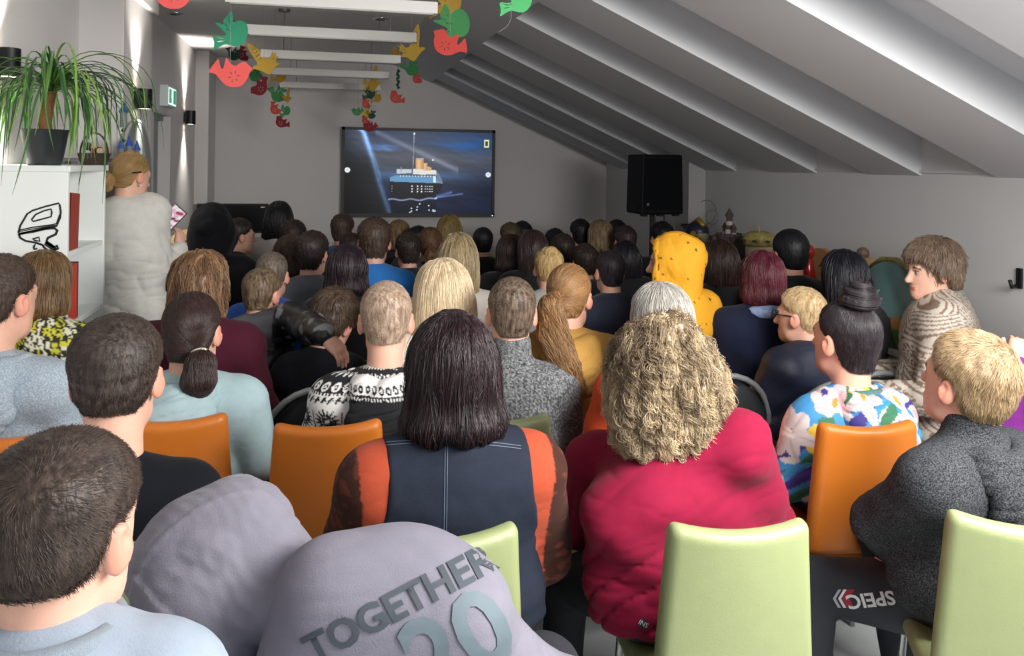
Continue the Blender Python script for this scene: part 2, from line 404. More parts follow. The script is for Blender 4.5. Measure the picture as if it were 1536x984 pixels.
def strand_obj(name, f, roots, nrm, npts, length, flow, lift=0.0, reproj=None, rad=.0007, mat_=None, parent=None, seed=1, curl=(0, 0), lvar=.4, sag=0.0, clump=0, tscale=45, tfun=None, cw=.0050):
    rg = np.random.RandomState(seed); n = len(roots)
    P = np.zeros((n, npts, 3), f32); p = roots.astype(f32).copy(); L = length * (1 - lvar * rg.rand(n)).astype(f32); st = (L / (npts - 1))[:, None]
    P[:, 0] = p; off = (rg.rand(n).astype(f32) * 2 - 1) * (reproj if reproj else 0); jit = rg.normal(size=(n, 3)).astype(f32) * .12
    ph = rg.rand(n) * 6.28; N = nrm.astype(f32)
    for i in range(1, npts):
        v = flow(p) + jit; v = v - N * np.einsum('ij,ij->i', v, N)[:, None]; v /= np.linalg.norm(v, axis=1, keepdims=True) + 1e-6
        v = v + lift * N; v[:, 2] -= sag * i / npts; v /= np.linalg.norm(v, axis=1, keepdims=True) + 1e-6
        p = p + v * st
        if reproj is not None or i % 2 == 0:
            N, d = grad(f, p); N = N.astype(f32)
            if reproj is not None: p = p - (np.clip(d - off, -.03, .03))[:, None] * N
        P[:, i] = p
    if curl[0]:
        t = np.arange(npts)[None] / (npts - 1); am = curl[0] * sstep(t, .15, .6); an = ph[:, None] + t * curl[1] * 6.28 * (0.7 + .6 * rg.rand(n))[:, None]
        e1 = np.cross(N, V3(0, 0, 1)); e1 /= np.linalg.norm(e1, axis=1, keepdims=True) + 1e-6
        P += (am * np.cos(an))[..., None].astype(f32) * e1[:, None] + (am * np.sin(an))[..., None].astype(f32) * N[:, None]
    if clump:
        ci = rg.randint(0, n, clump); kk = np.empty(n, int)
        for i in range(0, n, 2000): kk[i:i + 2000] = ((roots[i:i + 2000, None] - roots[ci][None]) ** 2).sum(-1).argmin(1)
        cc = ci[kk]; t = np.linspace(0, 1, npts)[None, :, None]; wv = sstep(t, .1, .75) * .86; Q = P[cc] + (rg.normal(size=(n, 1, 3)) * cw).astype(f32)
        P = (P * (1 - wv) + Q * wv).astype(f32)
    cu = bpy.data.hair_curves.new(name); cu.add_curves([npts] * n)
    cu.attributes['position'].data.foreach_set('vector', P.ravel())
    ra = cu.attributes.get('radius') or cu.attributes.new('radius', 'FLOAT', 'POINT')
    taper = np.interp(np.linspace(0, 1, npts), [0, .6, 1], [1, .9, .35]); rr = (rad * (0.7 + .6 * rg.rand(n)))[:, None] * taper[None]
    ra.data.foreach_set('value', rr.astype(f32).ravel())
    ti = cu.attributes.new('tint', 'FLOAT', 'CURVE'); tv_ = .5 + .42 * wnoise(roots * V3(1, 1, .35), tscale, 9) + .30 * (rg.rand(n) - .5)
    if clump: tv_ = .35 * tv_ + .65 * rg.rand(clump)[np.unique(cc, return_inverse=True)[1] % clump]
    if tfun is not None: tv_ = tv_ + tfun(roots)
    ti.data.foreach_set('value', np.clip(tv_, 0, 1).astype(f32))
    if mat_: cu.materials.append(mat_)
    o = bpy.data.objects.new(name, cu); link(o, parent); props(o, kind='stuff'); return o
def hand_parts(W, dirn, palm_n, side, curl=.5, s=1.0):
    """five finger capsules and a palm; W wrist, dirn along the fingers, palm_n out of the back of the hand, side +1 thumb to +x"""
    y = np.array(dirn, float); y /= np.linalg.norm(y); z = np.array(palm_n, float); z -= y * z.dot(y); z /= np.linalg.norm(z); x = np.cross(y, z) * side
    T = lambda a, b, c: (np.array(W) + s * (a * x + b * y + c * z)).astype(f32)
    fs = [cap(T(0, -.02, 0), T(0, .02, 0), .027 * s, .026 * s), cap(T(.022, .03, 0), T(.024, .075, 0), .016 * s), cap(T(0, .03, 0), T(0, .08, 0), .0165 * s), cap(T(-.022, .03, 0), T(-.024, .07, 0), .0155 * s)]
    pf = union(fs, .02); fg = []
    for k, (xx, ln) in enumerate(((.029, .070), (.010, .080), (-.010, .074), (-.029, .058))):
        a = T(xx, .082, 0); c1, c2 = curl * .8, curl * 1.7
        b = a + s * ln * .48 * (y * cos(c1) - z * sin(c1)); c = b + s * ln * .52 * (y * cos(c2) - z * sin(c2))
        fg.append(union([cap(a, b, .0088 * s, .0082 * s), cap(b, c, .0082 * s, .0068 * s)], .002))
    th = union([cap(T(.022, .012, -.006), T(.048, .045, -.014), .013 * s, .0105 * s), cap(T(.048, .045, -.014), T(.054, .078, -.020), .0098 * s, .0078 * s)], .004)
    def f(p):
        d = pf(p)
        for g in fg: d = smin(d, g(p), .006)
        return smin(d, th(p), .010)
    return f
def crew_collar(ctx, m, r=.0085, rad=(.068, .070), dz=.018, tilt=.25, name='collar'):
    N, Ry, hs = ctx['N'], ctx['Ry'], ctx['hs']; pts = []
    for i in range(28):
        a = 2 * pi * i / 28; x, y = rad[0] * hs * cos(a), rad[1] * hs * sin(a)
        pts.append(N + Ry @ np.array([x, y + .004, dz - tilt * y]))
    mb = MB().tube(pts, r, 8, closed=True); return mb.build(name, m, ctx['root'], smooth=True)

STRAND_SCALE = 1.0
def person(label, u=0, vt=0, d=1, hs=1.0, yaw=0, hy=0, hp=0, hr=0, lean=(0, .03), sw=.165, bw=1.0, th=1.0, skin=None, top='#808080', topm=None, colfn=None,
           pants='#15161c', hair=None, res=.009, hres=.006, collar='crew', neck=0.0, pose='sit', J=None, hands=(), generic=False, center=None, fold=.009, hipz=.58, hood=None, sleeve=1.0, hem=None,
           shoe='#202020', top_name='sweater', extra_top=None, group=None, bump=.25, bscale=350, drop=.055, prehood=None, arms=True):
    skin = SKIN if skin is None else L3(skin); J = J or {}
    Ry = rotm(radians(yaw)); Rh = rotm(radians(yaw + hy), radians(hp), radians(hr))
    W = np.array(center, float) if center is not None else (np.zeros(3) + [0, 0.03, 1.22] if generic else at(u, vt, d) - Rh @ np.array([0, 0, .138 * hs]))
    base = W - Ry @ np.array([lean[0], lean[1], 0]); base[2] = 0
    Cc = (W - base).astype(f32)
    lw = lambda n, dflt: (at(*J[n]) - base if len(J[n]) == 3 else np.array(J[n][:3])) if n in J else dflt
    s = float(np.clip((Cc[2] - .45) / .77, .72, 1.2)) if pose == 'sit' else 1.0
    hip = np.array(lw('hip', np.array([0, 0, hipz])), float)
    N = np.array(lw('neck', Cc + Rh @ np.array([0, -.030, -.090]) * hs + Ry @ np.array([0, -.012, -.088 - neck]) * hs), float)
    R = lambda x, y, z: Ry @ np.array([x, y, z], float)
    Sh = {k: lw('shoulder' + k, N + R(sx * sw, .0, -drop * s)) for k, sx in (('L', -1), ('R', 1))}
    El, Wr, Kn, An, To, Th = {}, {}, {}, {}, {}, {}
    for k, sx in (('L', -1), ('R', 1)):
        if pose == 'sit':
            El[k] = lw('elbow' + k, Sh[k] + R(sx * .055, .07, -.27 * s)); Wr[k] = lw('wrist' + k, El[k] + R(-sx * .10, .21, -.01) * s)
            Th[k] = lw('thigh' + k, hip + R(sx * .085, .02, -.01)); Kn[k] = lw('knee' + k, hip + R(sx * .11, (.30 if generic else .37) * s, .0)); An[k] = lw('ankle' + k, np.array([*(Kn[k] + R(0, -.10, 0))[:2], .09]))
        else:
            El[k] = lw('elbow' + k, Sh[k] + R(sx * .05, .0, -.29)); Wr[k] = lw('wrist' + k, El[k] + R(-sx * .02, .08, -.24))
            Th[k] = lw('thigh' + k, hip + R(sx * .085, 0, -.06)); Kn[k] = lw('knee' + k, hip + R(sx * .09, .02, -.45)); An[k] = lw('ankle' + k, hip + R(sx * .09, -.01, -hipz + .09))
        To[k] = An[k] + R(sx * .02, .15, -.05)
    sp = N - hip; spn = sp / np.linalg.norm(sp)
    P = lambda t, y=0, x=0: hip + sp * t + R(x, y, 0)
    Rt = Ry.copy(); zc = spn.astype(f32); yc = Ry[:, 1] - zc * float(Ry[:, 1].dot(zc)); yc /= np.linalg.norm(yc); Rt = np.stack([np.cross(yc, zc), yc, zc], 1).astype(f32)
    Ls = np.linalg.norm(sp)
    trunk = [ell(P(.72, .0), (sw * .98 * (.6 + .4 * bw), .108 * th, .30 * Ls + .02), Rt), ell(P(.36, .015), (.145 * bw, .108 * th, .30 * Ls), Rt), ell(P(.04, .0), (.168 * bw, .120 * th, .112), Rt),
             cap(Sh['L'] * .86 + N * .14, Sh['R'] * .86 + N * .14, .056 * (.5 + .5 * th)),
             cap(N + R(0, -.008, -.006), Sh['L'] + R(.03, -.01, .004), .046, .048), cap(N + R(0, -.008, -.006), Sh['R'] + R(-.03, -.01, .004), .046, .048)]
    at_ = .5 + .5 * max(th, bw)
    armf = lambda o, q=1.0: [union([cap(Sh[k], El[k], .055 * at_ + o, .043 * at_ + o), cap(El[k], El[k] + (Wr[k] - El[k]) * q, .042 * at_ + o, .029 + o)], .03) for k in 'LR']
    legf = lambda o: [union([cap(Th[k], Kn[k], .090 * (.6 + .4 * bw) + o, .062 + o), cap(Kn[k], An[k], .058 + o, .042 + o)], .03) for k in 'LR']
    tf = union(trunk, .07); feet = [cap(An[k] + R(0, -.02, -.045), To[k], .040, .034) for k in 'LR']
    ctx = dict(base=base, Ry=Ry, Rh=Rh, C=Cc, N=N, hs=hs, s=s, Sh=Sh, El=El, Wr=Wr, hip=hip, Kn=Kn, An=An, trunkf=union(trunk, .075), sw=sw)
    cl = f32(hs)
    def hd(p): return HEAD(((p - Cc) @ Rh) / cl) * cl
    nk = cap(Cc + Rh @ np.array([0, -.032, -.045]) * hs, N + R(0, 0, -.02), .054 * hs, .061 * hs)
    def headneck(p): return smin(hd(p), nk(p), .03 * hs)
    cH = (Cc + (N - Cc) * .35)
    hv, hq = surface(headneck, np.minimum(Cc - .15 * hs, N - .09), np.maximum(Cc + .16 * hs, N + .09), hres)
    qh = ((hv - Cc) @ Rh) / cl; hc = head_cols(qh, skin); hc[(np.linalg.norm(hv - Cc, axis=1) > .14 * hs)] = skin
    aF = armf(0.0); lF = legf(0.0)
    def bodyf(p):
        dd = tf(p)
        if arms:
            for a in aF: dd = smin(dd, a(p), .05)
        for l in lF: dd = smin(dd, l(p), .05)
        for ft in feet: dd = smin(dd, ft(p), .03)
        return dd
    allp = np.array([*Sh.values(), *El.values(), *Wr.values(), *Kn.values(), *An.values(), *To.values(), hip, N])
    lo, hi = allp.min(0) - .2 * max(1, bw), allp.max(0) + .2 * max(1, bw); lo[2] = max(lo[2], -.02)
    if pose == 'sit': lo[2] = -.02
    bv, bq = surface(bodyf, lo, hi, max(res * 1.5, .014), relax=0)
    VV = [hv, bv]; QQ = [hq, bq + len(hv)]; CCc = [hc, np.tile(skin, (len(bv), 1))]; nv = len(hv) + len(bv)
    for hd_ in hands:      # (which, dir, normal, side, curl)
        k, dr, nr, sd, cr = hd_; hf = hand_parts(Wr[k] + np.array(dr) / np.linalg.norm(dr) * .012, dr, nr, sd, cr, .95 * hs)
        c0 = Wr[k] + np.array(dr) / np.linalg.norm(dr) * .08
        wv, wq = surface(lambda p: smin(hf(p), cap(El[k] * .3 + Wr[k] * .7, Wr[k], .027, .023)(p), .02), c0 - .15, c0 + .15, .0042)
        VV.append(wv); QQ.append(wq + nv); CCc.append(np.tile(skin, (len(wv), 1))); nv += len(wv)
    skm = mat('skin', attr='Col', rough=.5, sss=0.08 if not generic else 0, var=.05, vscale=60, bump=.06, bscale=400)
    me = mesh_np('person', np.concatenate(VV), np.concatenate(QQ), skm, True, np.concatenate(CCc))
    root = obj('person', me, None, base); props(root, label, 'person', group); ctx['root'] = root
    # --- trousers and shoes
    pl = legf(.012); pelv = ell(P(.04, .0), (.168 * bw + .013, .120 * th + .013, .125), Rt)
    def pf(p):
        dd = pelv(p)
        for l in pl: dd = smin(dd, l(p), .05)
        dd = dd + .004 * wnoise(p * V3(1, 1, 1.6), 9, 4)
        return smax(dd, .07 - p[:, 2], .01)
    pv, pq = surface(pf, lo, [hi[0], hi[1], (hip + sp * .3)[2] + .05], max(res * 1.2, .012), relax=1)
    pm = mat('trousers_' + pants.strip('#'), pants, rough=.8, bump=.2, bscale=250)
    obj('trousers', mesh_np('trousers', pv, pq, pm), root); ctx['pf'] = pf
    if not generic or pose == 'stand':
        for ft, k in zip(feet, 'LR'):
            g = cap(An[k] + R(0, -.03, -.042), To[k] + R(0, .02, 0), .047, .042)
            sv, sq = surface(lambda p: smax(g(p), .004 - p[:, 2], .01), An[k] - .25, An[k] + .25, .014); obj('shoe', mesh_np('shoe', sv, sq, mat('shoe', shoe, rough=.5)), root)
    # --- top
    off = .014; ttr = [trunk_f for trunk_f in trunk]; aT = armf(off + .002, .97 * sleeve)
    hz = (hip[2] - .045) if hem is None else hem
    turt = cap(N + R(0, 0, .0), N + (Cc - N) * .52 + R(0, -.012, 0), .070 * hs, .064 * hs) if collar == 'turtle' else None
    hdn = None
    def hoodf():
        r = .040 * hs; w_ = .106; q = [N + R(-.075, .075, -.035), N + R(-w_, .0, .012), N + R(-.07, -.085, .012), N + R(0, -.115, .002), N + R(.07, -.085, .012), N + R(w_, .0, .012), N + R(.075, .075, -.035)]
        cs = [cap(q[i], q[i + 1], r * (.7 if i in (0, 5) else 1), r) for i in range(6)]; dr_ = [ell(N + R(0, -.140 * th, -.085), (.125 * hs, .058, .10 * hs), rotm(0, -.12)), cap(N + R(-.09, -.11, -.02), N + R(0, -.180 * th, -.155), .026, .024), cap(N + R(.09, -.11, -.02), N + R(0, -.180 * th, -.155), .026, .024)]
        g = union(cs + dr_, .04); hole = ell(N + R(0, -.012, .06), (.070, .075, .09), rotm(0, 0))
        return lambda p: smax(g(p) + .005 * wnoise(p, 16, 3) + .006 * np.maximum(0, 1 - 3 * np.abs(wnoise(p * V3(1, 1, 2), 10, 13))) ** 2, -hole(p), .02)
    def topf(p):
        dd = ttr[0](p)
        for g in ttr[1:]: dd = smin(dd, g(p), .075)
        dd = dd - off - .012 * (1 - sstep(p[:, 2], hip[2] - .02, hip[2] + .20)).astype(f32)
        if arms:
            for a in aT: dd = smin(dd, a(p), .045)
        if turt is not None: dd = smin(dd, turt(p), .02)
        if extra_top is not None: dd = extra_top(p, dd, ctx)
        if fold:
            q = p @ Ry; sl = q * V3(1, .8, 2.0); w1 = wnoise(sl + .04 * wnoise(q, 6, 9)[:, None], 6, 2); w2 = wnoise(q * V3(.7, 1, 1.7) + q[:, [2, 0, 1]] * .8, 6, 11); tt = N[2] - p[:, 2]; mk = .35 + .65 * sstep(tt, .08, .32); dd = dd + fold * (.8 * w1 + mk * (.75 * np.maximum(0, 1 - 1.9 * np.abs(w2)) ** 2 + .35 * np.maximum(0, 1 - 2.4 * np.abs(wnoise(sl, 11, 15))) ** 2) - .3)
        dd = smax(dd, hz - p[:, 2], .012)
        return dd
    top_lo = np.array(lo); top_lo[2] = hz - .03; hi2 = np.maximum(hi, N + .16); hi2 = hi2.copy()
    tv, tq = surface(topf, top_lo, hi2, res)
    if topm is None:
        topm = mat('cloth_' + (top.strip('#') if colfn is None else 'print') + ('' if bump == .25 else '_%d' % int(bump * 100)), top, attr='Col' if colfn else None, rough=.85, bump=bump, bscale=bscale, var=.06, vscale=30, sheen=.04, spec=.15)
    tc = None
    if colfn is not None: tc = colfn(((tv - N) @ Ry).astype(f32), tv, ctx)
    topo = obj(top_name, mesh_np(top_name, tv, tq, topm, True, tc), root); ctx['top'] = topo; ctx['topf'] = topf; ctx['topm'] = topm
    if collar == 'crew': crew_collar(ctx, topm)
    if hood is not None:
        hf = hoodf(); hv_, hq_ = surface(hf, N - .26, N + .24, min(res, .008))
        hm = topm if hood is True else hood.get('m'); hcol = None
        if hood is not True and hood.get('colfn'): hcol = hood['colfn'](((hv_ - N) @ Ry).astype(f32), hv_, ctx)
        elif hm is topm and colfn is not None: hcol = colfn(((hv_ - N) @ Ry).astype(f32), hv_, ctx)
        obj('hood', mesh_np('hood', hv_, hq_, hm, True, hcol), root); ctx['hoodf'] = hf
    # --- hair
    if hair: make_hair(ctx, hair, hres, generic)
    return root, ctx

def make_hair(ctx, h, hres, generic=False):
    Cc, Rh, hs, root = ctx['C'], ctx['Rh'], f32(ctx['hs']), ctx['root']; st = h['st']
    g = hair_field('tight' if st in ('pony', 'bun') else st, h)
    T = lambda x, y, z: (Cc + Rh @ np.array([x, y, z]) * hs).astype(f32)
    def f(p): return g(((p - Cc) @ Rh) / hs) * hs
    R_ = .20 * hs if st != 'long' else .24 + h.get('L', .3) * .7
    lo, hi = Cc - R_, Cc + R_
    if st in ('long',): lo = np.minimum(lo, Cc - [.2, .25, h.get('L', .3) + .05])
    if st == 'shag': lo = lo - V3(0, 0, .08)
    v, q = surface(f, lo, hi, hres)
    hm = hair_mat('hair_' + h['col'].strip('#'), h['col'], h.get('col2', h['col']), False)
    ho = obj('hair', mesh_np('hair', v, q, hm, True), root); ctx['hair'] = ho; ctx['hairf'] = f
    sm = hair_mat('hair_' + h['col'].strip('#') + h.get('col2', '').strip('#'), h['col'], h.get('col2', h['col']), True)
    n = h.get('n', 0); rad = h.get('rad', .0007); seed = int(abs(Cc[0] * 1e3 + ctx['base'][0] * 977 + ctx['base'][1] * 331)) % 9999
    rg = np.random.RandomState(seed)
    if n:
        # area-ish uniform roots: pick random vertices, jitter
        k = rg.randint(0, len(v), n); ro = v[k] + rg.normal(size=(n, 3)).astype(f32) * hres * .5
        nr, dd = grad(f, ro); nr = nr.astype(f32); ro = ro - (dd[:, None] + h.get('root', .004)) * nr
        if st in ('short', 'buzz'):
            wz = h.get('whorl', (.012, -.088, .070)); Wp = T(*wz); fw = Rh[:, 1]; dn = -Rh[:, 2]
            def flow(p):
                a = p - Wp; a /= np.linalg.norm(a, axis=1, keepdims=True) + 1e-6
                b = np.cross(np.broadcast_to(Rh[:, 1] * -1.0, a.shape), a) * h.get('swirl', .35)
                return a + b + dn * h.get('down', .5)
            strand_obj('hair_strands', f, ro, nr, 5, h.get('len', .028 if st == 'short' else .010), flow, h.get('lift', .35), None, rad, sm, ho, seed)
        elif st in ('pony', 'bun', 'tight'):
            tie = T(*h['tie'])
            strand_obj('hair_strands', f, ro, nr, 6, h.get('len', .07), lambda p: (tie - p) / (np.linalg.norm(tie - p, axis=1, keepdims=True) + 1e-6), 0, .0015, rad, sm, ho, seed)
        else:
            cr = T(*h.get('crown', (0, -.01, .16)))
            def flow(p):
                a = p - cr; a /= np.linalg.norm(a, axis=1, keepdims=True) + 1e-6
                return a * 1.0 + V3(0, 0, -1.0)
            strand_obj('hair_strands', f, ro, nr, h.get('pts', 8), h.get('len', .10), flow, h.get('lift', .0), h.get('rep', .004), rad, sm, ho, seed, h.get('curl', (0, 0)), clump=h.get('clump', 0), tfun=(lambda r: -h['roots'] * sstep(((r - Cc) @ Rh[:, 2]) / hs, .04, .13)) if 'roots' in h else None)
    if st == 'pony' and 'tail' in h:
        pts = [T(*p) for p in h['tail']]; rs = h['tailr']
        segs = [cap(pts[i], pts[i + 1], rs[i] * hs, rs[i + 1] * hs) for i in range(len(pts) - 1)]; tfu = union(segs, .02)
        tf = lambda p: tfu(p) + .004 * wnoise(p * V3(1, 1, .25), 30, 4)
        a = np.array(pts); v2, q2 = surface(tf, a.min(0) - .09, a.max(0) + .09, hres)
        to = obj('ponytail', mesh_np('ponytail', v2, q2, hm), root)
        nt = h.get('tn', n // 2)
        if nt:
            k = rg.randint(0, len(v2), nt); ro = v2[k]; nr, dd = grad(tf, ro)
            strand_obj('hair_strands', tf, ro, nr.astype(f32), 9, h.get('tlen', .12), lambda p: np.tile(((pts[-1] - pts[0]) / np.linalg.norm(pts[-1] - pts[0])).astype(f32), (len(p), 1)), 0, .004, rad, sm, to, seed + 1, h.get('tcurl', (0, 0)))
        if h.get('scrunchie'):
            d0 = (pts[1] - pts[0]); d0 /= np.linalg.norm(d0); e1 = np.cross(d0, [0, 0, 1.0]); e1 /= np.linalg.norm(e1); e2 = np.cross(d0, e1)
            mb = MB().tube([pts[0] + d0 * .016 + (rs[0] * 1.35 * hs) * (cos(2 * pi * i / 16) * e1 + sin(2 * pi * i / 16) * e2) for i in range(16)], .011, 8, closed=True)
            mb.build('hair_tie', mat('hair_tie_' + h['scrunchie'].strip('#'), h['scrunchie'], rough=.8), root, smooth=True)
    if st == 'bun':
        bc = T(*h['bun']); br = h.get('br', .04) * hs; ax = (bc - T(*h['tie'])); ax = ax / (np.linalg.norm(ax) + 1e-6)
        e1 = np.cross(ax, [0.3, 1.0, 0.2]); e1 /= np.linalg.norm(e1); e2 = np.cross(ax, e1); pts = []
        for i in range(46):
            t = i / 45; an = t * 2 * pi * 2.6; r = br * (1.0 - .75 * t ** 1.5); pts.append(bc + r * (cos(an) * e1 + sin(an) * e2) + ax * (t * 1.25 - .45) * br)
        mb = MB().tube(pts, [br * (.42 - .16 * i / 45) for i in range(46)], 10); mb.ball(bc - ax * br * .2, br * .8)
        bo = mb.build('bun', hm, root, smooth=True)
        nb = h.get('bn', 0)
        if nb:
            P = np.array(pts); no = 14; A = []
            for k in range(nb):
                i0 = rg.randint(0, 46 - no); ph = rg.rand() * 6.28; seg = P[i0:i0 + no]; tn = np.gradient(seg, axis=0); tn /= np.linalg.norm(tn, axis=1, keepdims=True)
                b1 = np.cross(tn, ax); b1 /= np.linalg.norm(b1, axis=1, keepdims=True) + 1e-6; b2 = np.cross(tn, b1); rr = br * (.44 - .16 * (i0 + np.arange(no)) / 45)
                A.append(seg + rr[:, None] * (cos(ph) * b1 + sin(ph) * b2))
            A = np.array(A, f32); cu = bpy.data.hair_curves.new('hair_strands'); cu.add_curves([no] * nb); cu.attributes['position'].data.foreach_set('vector', A.ravel())
            ra = cu.attributes.get('radius') or cu.attributes.new('radius', 'FLOAT', 'POINT'); ra.data.foreach_set('value', np.full(nb * no, rad, f32)); cu.materials.append(sm); ti = cu.attributes.new('tint', 'FLOAT', 'CURVE'); ti.data.foreach_set('value', rg.rand(nb).astype(f32))
            o = bpy.data.objects.new('hair_strands', cu); link(o, bo); props(o, kind='stuff')
# ------------------------------------------------------------------ the room
XR, XS, X0, ZK, SL, ZC, YF = 2.87, 0.62, 1.0, 1.67, 0.445, 2.67, 8.0
zs = lambda x: ZK + SL * (XR - x)
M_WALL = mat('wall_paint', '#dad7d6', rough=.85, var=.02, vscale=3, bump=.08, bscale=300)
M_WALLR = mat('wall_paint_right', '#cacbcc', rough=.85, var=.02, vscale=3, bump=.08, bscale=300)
M_CEIL = mat('ceiling_paint', '#dedddd', rough=.9, var=.02, vscale=2)
M_SLOPE = mat('slope_paint', '#ced0d3', rough=.9, var=.02, vscale=2)
M_FLOOR = mat('floor_vinyl', '#b9bfc0', rough=.45, var=.06, vscale=12, bump=.03, bscale=90)
def struct(name, mb, m, parent=None, bevel=0):
    o = mb.build(name, m, parent, bevel=bevel); o['kind'] = 'structure'; return o
struct('floor', MB().box((-1.5, -1.95, -.1), (3.1, 8.2, 0)), M_FLOOR)
struct('ceiling', MB().box((-1.5, -1.95, ZC), (XS, 8.2, ZC + .12)), M_CEIL)
sl = MB()
sl.hexa([(XS, -1.95, zs(XS)), (X0, -1.95, zs(X0)), (X0, 8.2, zs(X0)), (XS, 8.2, zs(XS)), (XS, -1.95, zs(XS) + .3), (X0, -1.95, zs(X0) + .3), (X0, 8.2, zs(X0) + .3), (XS, 8.2, zs(XS) + .3)])
DZ = .19
sl.hexa([(X0, -1.95, zs(X0) + DZ), (XR + .15, -1.95, zs(XR + .15) + DZ), (XR + .15, 8.2, zs(XR + .15) + DZ), (X0, 8.2, zs(X0) + DZ), (X0, -1.95, zs(X0) + DZ + .1), (XR + .15, -1.95, zs(XR + .15) + DZ + .1), (XR + .15, 8.2, zs(XR + .15) + DZ + .1), (X0, 8.2, zs(X0) + DZ + .1)])
slope = struct('ceiling_slope', sl, M_SLOPE)
for k, (ya, yb) in enumerate([(-1.95, -.95), (-.45, .1), (.6, 1.05), (1.52, 2.0), (2.45, 2.95), (3.41, 3.82), (4.28, 4.8), (5.25, 5.73), (6.2, 6.65), (7.1, 7.6)]):
    m_ = MB().hexa([(X0 - .002, ya, zs(X0)), (XR + .02, ya, zs(XR + .02)), (XR + .02, yb, zs(XR + .02)), (X0 - .002, yb, zs(X0)), (X0 - .002, ya, zs(X0) + DZ + .02), (XR + .02, ya, zs(XR + .02) + DZ + .02), (XR + .02, yb, zs(XR + .02) + DZ + .02), (X0 - .002, yb, zs(X0) + DZ + .02)])
    struct('rafter', m_, M_SLOPE, slope)
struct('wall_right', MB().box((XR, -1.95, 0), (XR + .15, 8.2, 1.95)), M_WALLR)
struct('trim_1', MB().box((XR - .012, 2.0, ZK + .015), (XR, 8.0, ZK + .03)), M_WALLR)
struct('wall_far', MB().box((-1.5, YF, 0), (3.1, YF + .15, 2.9)), M_WALL)
struct('wall_corner_column', MB().box((2.73, 5.73, 0), (XR, 5.97, zs(2.73))), mat('column_paint', '#a8a5a6', rough=.85))
wl = MB(); wl.box((-1.42, -1.95, 0), (-1.27, 4.57, ZC)); wl.box((-1.42, 5.25, 0), (-1.15, 5.84, ZC)); wl.box((-1.42, 6.43, 0), (-1.15, 7.55, ZC)); wl.box((-1.42, 5.84, 2.02), (-1.15, 6.43, ZC)); wl.box((-1.5, 5.84, 0), (-1.27, 6.43, 2.02)); wl.box((-1.42, 7.5, 0), (-1.35, 8.0, ZC))
struct('wall_left', wl, M_WALL)
struct('trim_2', MB().box((-1.30, 4.57, 0), (-1.05, 5.25, 2.60)), M_WALL, bevel=.01)
struct('trim_3', MB().box((-1.32, 4.5, 2.58), (-1.02, 5.29, ZC)), M_WALL, bevel=.01)
struct('trim_4', MB().box((-1.40, 7.55, 0), (-1.035, 8.0, ZC)), M_WALL, bevel=.006)
wb = MB(); wb.box((-1.5, -1.95, 0), (3.1, -1.8, .95)); wb.box((-1.5, -1.95, 2.28), (3.1, -1.8, 2.9)); wb.box((-1.5, -1.95, .9), (-.6, -1.8, 2.3)); wb.box((2.1, -1.95, .9), (3.1, -1.8, 2.3))
struct('wall_back', wb, M_WALL)
dr = struct('door_1', MB().box((-1.268, 5.88, 0.0), (-1.235, 6.42, 2.0)), mat('door_grey', '#8e939b', rough=.5), bevel=.003)
struct('door_frame', MB().box((-1.27, 5.845, 0), (-1.20, 5.875, 2.02)).box((-1.27, 5.845, 1.985), (-1.20, 6.43, 2.02)), mat('door_grey', '#8e939b'), dr)
struct('door_handle', MB().tube([(-1.235, 5.96, 1.02), (-1.19, 5.96, 1.02), (-1.19, 6.07, 1.02)], .009), mat('chrome', '#c8c8c8', rough=.2, metal=1), dr)

# ------------------------------------------------------------------ ceiling lights and fittings
M_WHITE = mat('white_lacquer', '#dcdad6', rough=.45)
M_BLK = mat('black_plastic', '#111214', rough=.45)
for k, (y, lab) in enumerate([(3.5, 'long white linear pendant light nearest the camera, beside the yellow paper birds'), (4.35, 'long white linear pendant light, second of five counted from the camera'), (5.3, 'long white linear pendant light, third of five counted from the camera'), (6.28, 'long white linear pendant light, fourth of five counted from the camera'), (7.37, 'long white linear pendant light hanging closest to the TV wall')]):
    e = empty('pendant_light', (.02, y, 2.35), 0, lab, 'light', 'linear pendant lights under the ceiling')
    MB().box((-.44, -.03, 0), (.44, .03, .052)).build('housing', M_WHITE, e, bevel=.003)
    MB().box((-.42, -.024, -.004), (.42, .024, .001)).build('diffuser', mat('diffuser', '#b5b3b0', rough=.4), e)
    for x in (-.30, .30): MB().tube([(x, 0, .05), (x, 0, .315)], .0022, 6).build('suspension_wire', mat('wire', '#6a6a6a', rough=.4, metal=.7), e)
    MB().lathe([(.035, .30), (.035, .32)], 16, (-.30, 0, 0)).build('canopy', mat('wire', '#6a6a6a'), e)
for (u, v, lab) in ((263, 20, 'small round recessed ceiling lamp near the wall sconces'), (571, 28, 'round dark recessed ceiling lamp above the linear pendants')):
    p = on_z(u, v, ZC); e = empty('downlight', p - [0, 0, .006], 0, lab, 'light')
    MB().lathe([(.052, .006), (.052, 0), (.038, -.002), (.036, .004)], 20, caps=False).build('rim', mat('chrome', '#c8c8c8'), e, smooth=True)
    MB().lathe([(.037, .003), (.037, .006)], 20).build('lens', mat('lens_dark', '#4a4846', rough=.2), e)
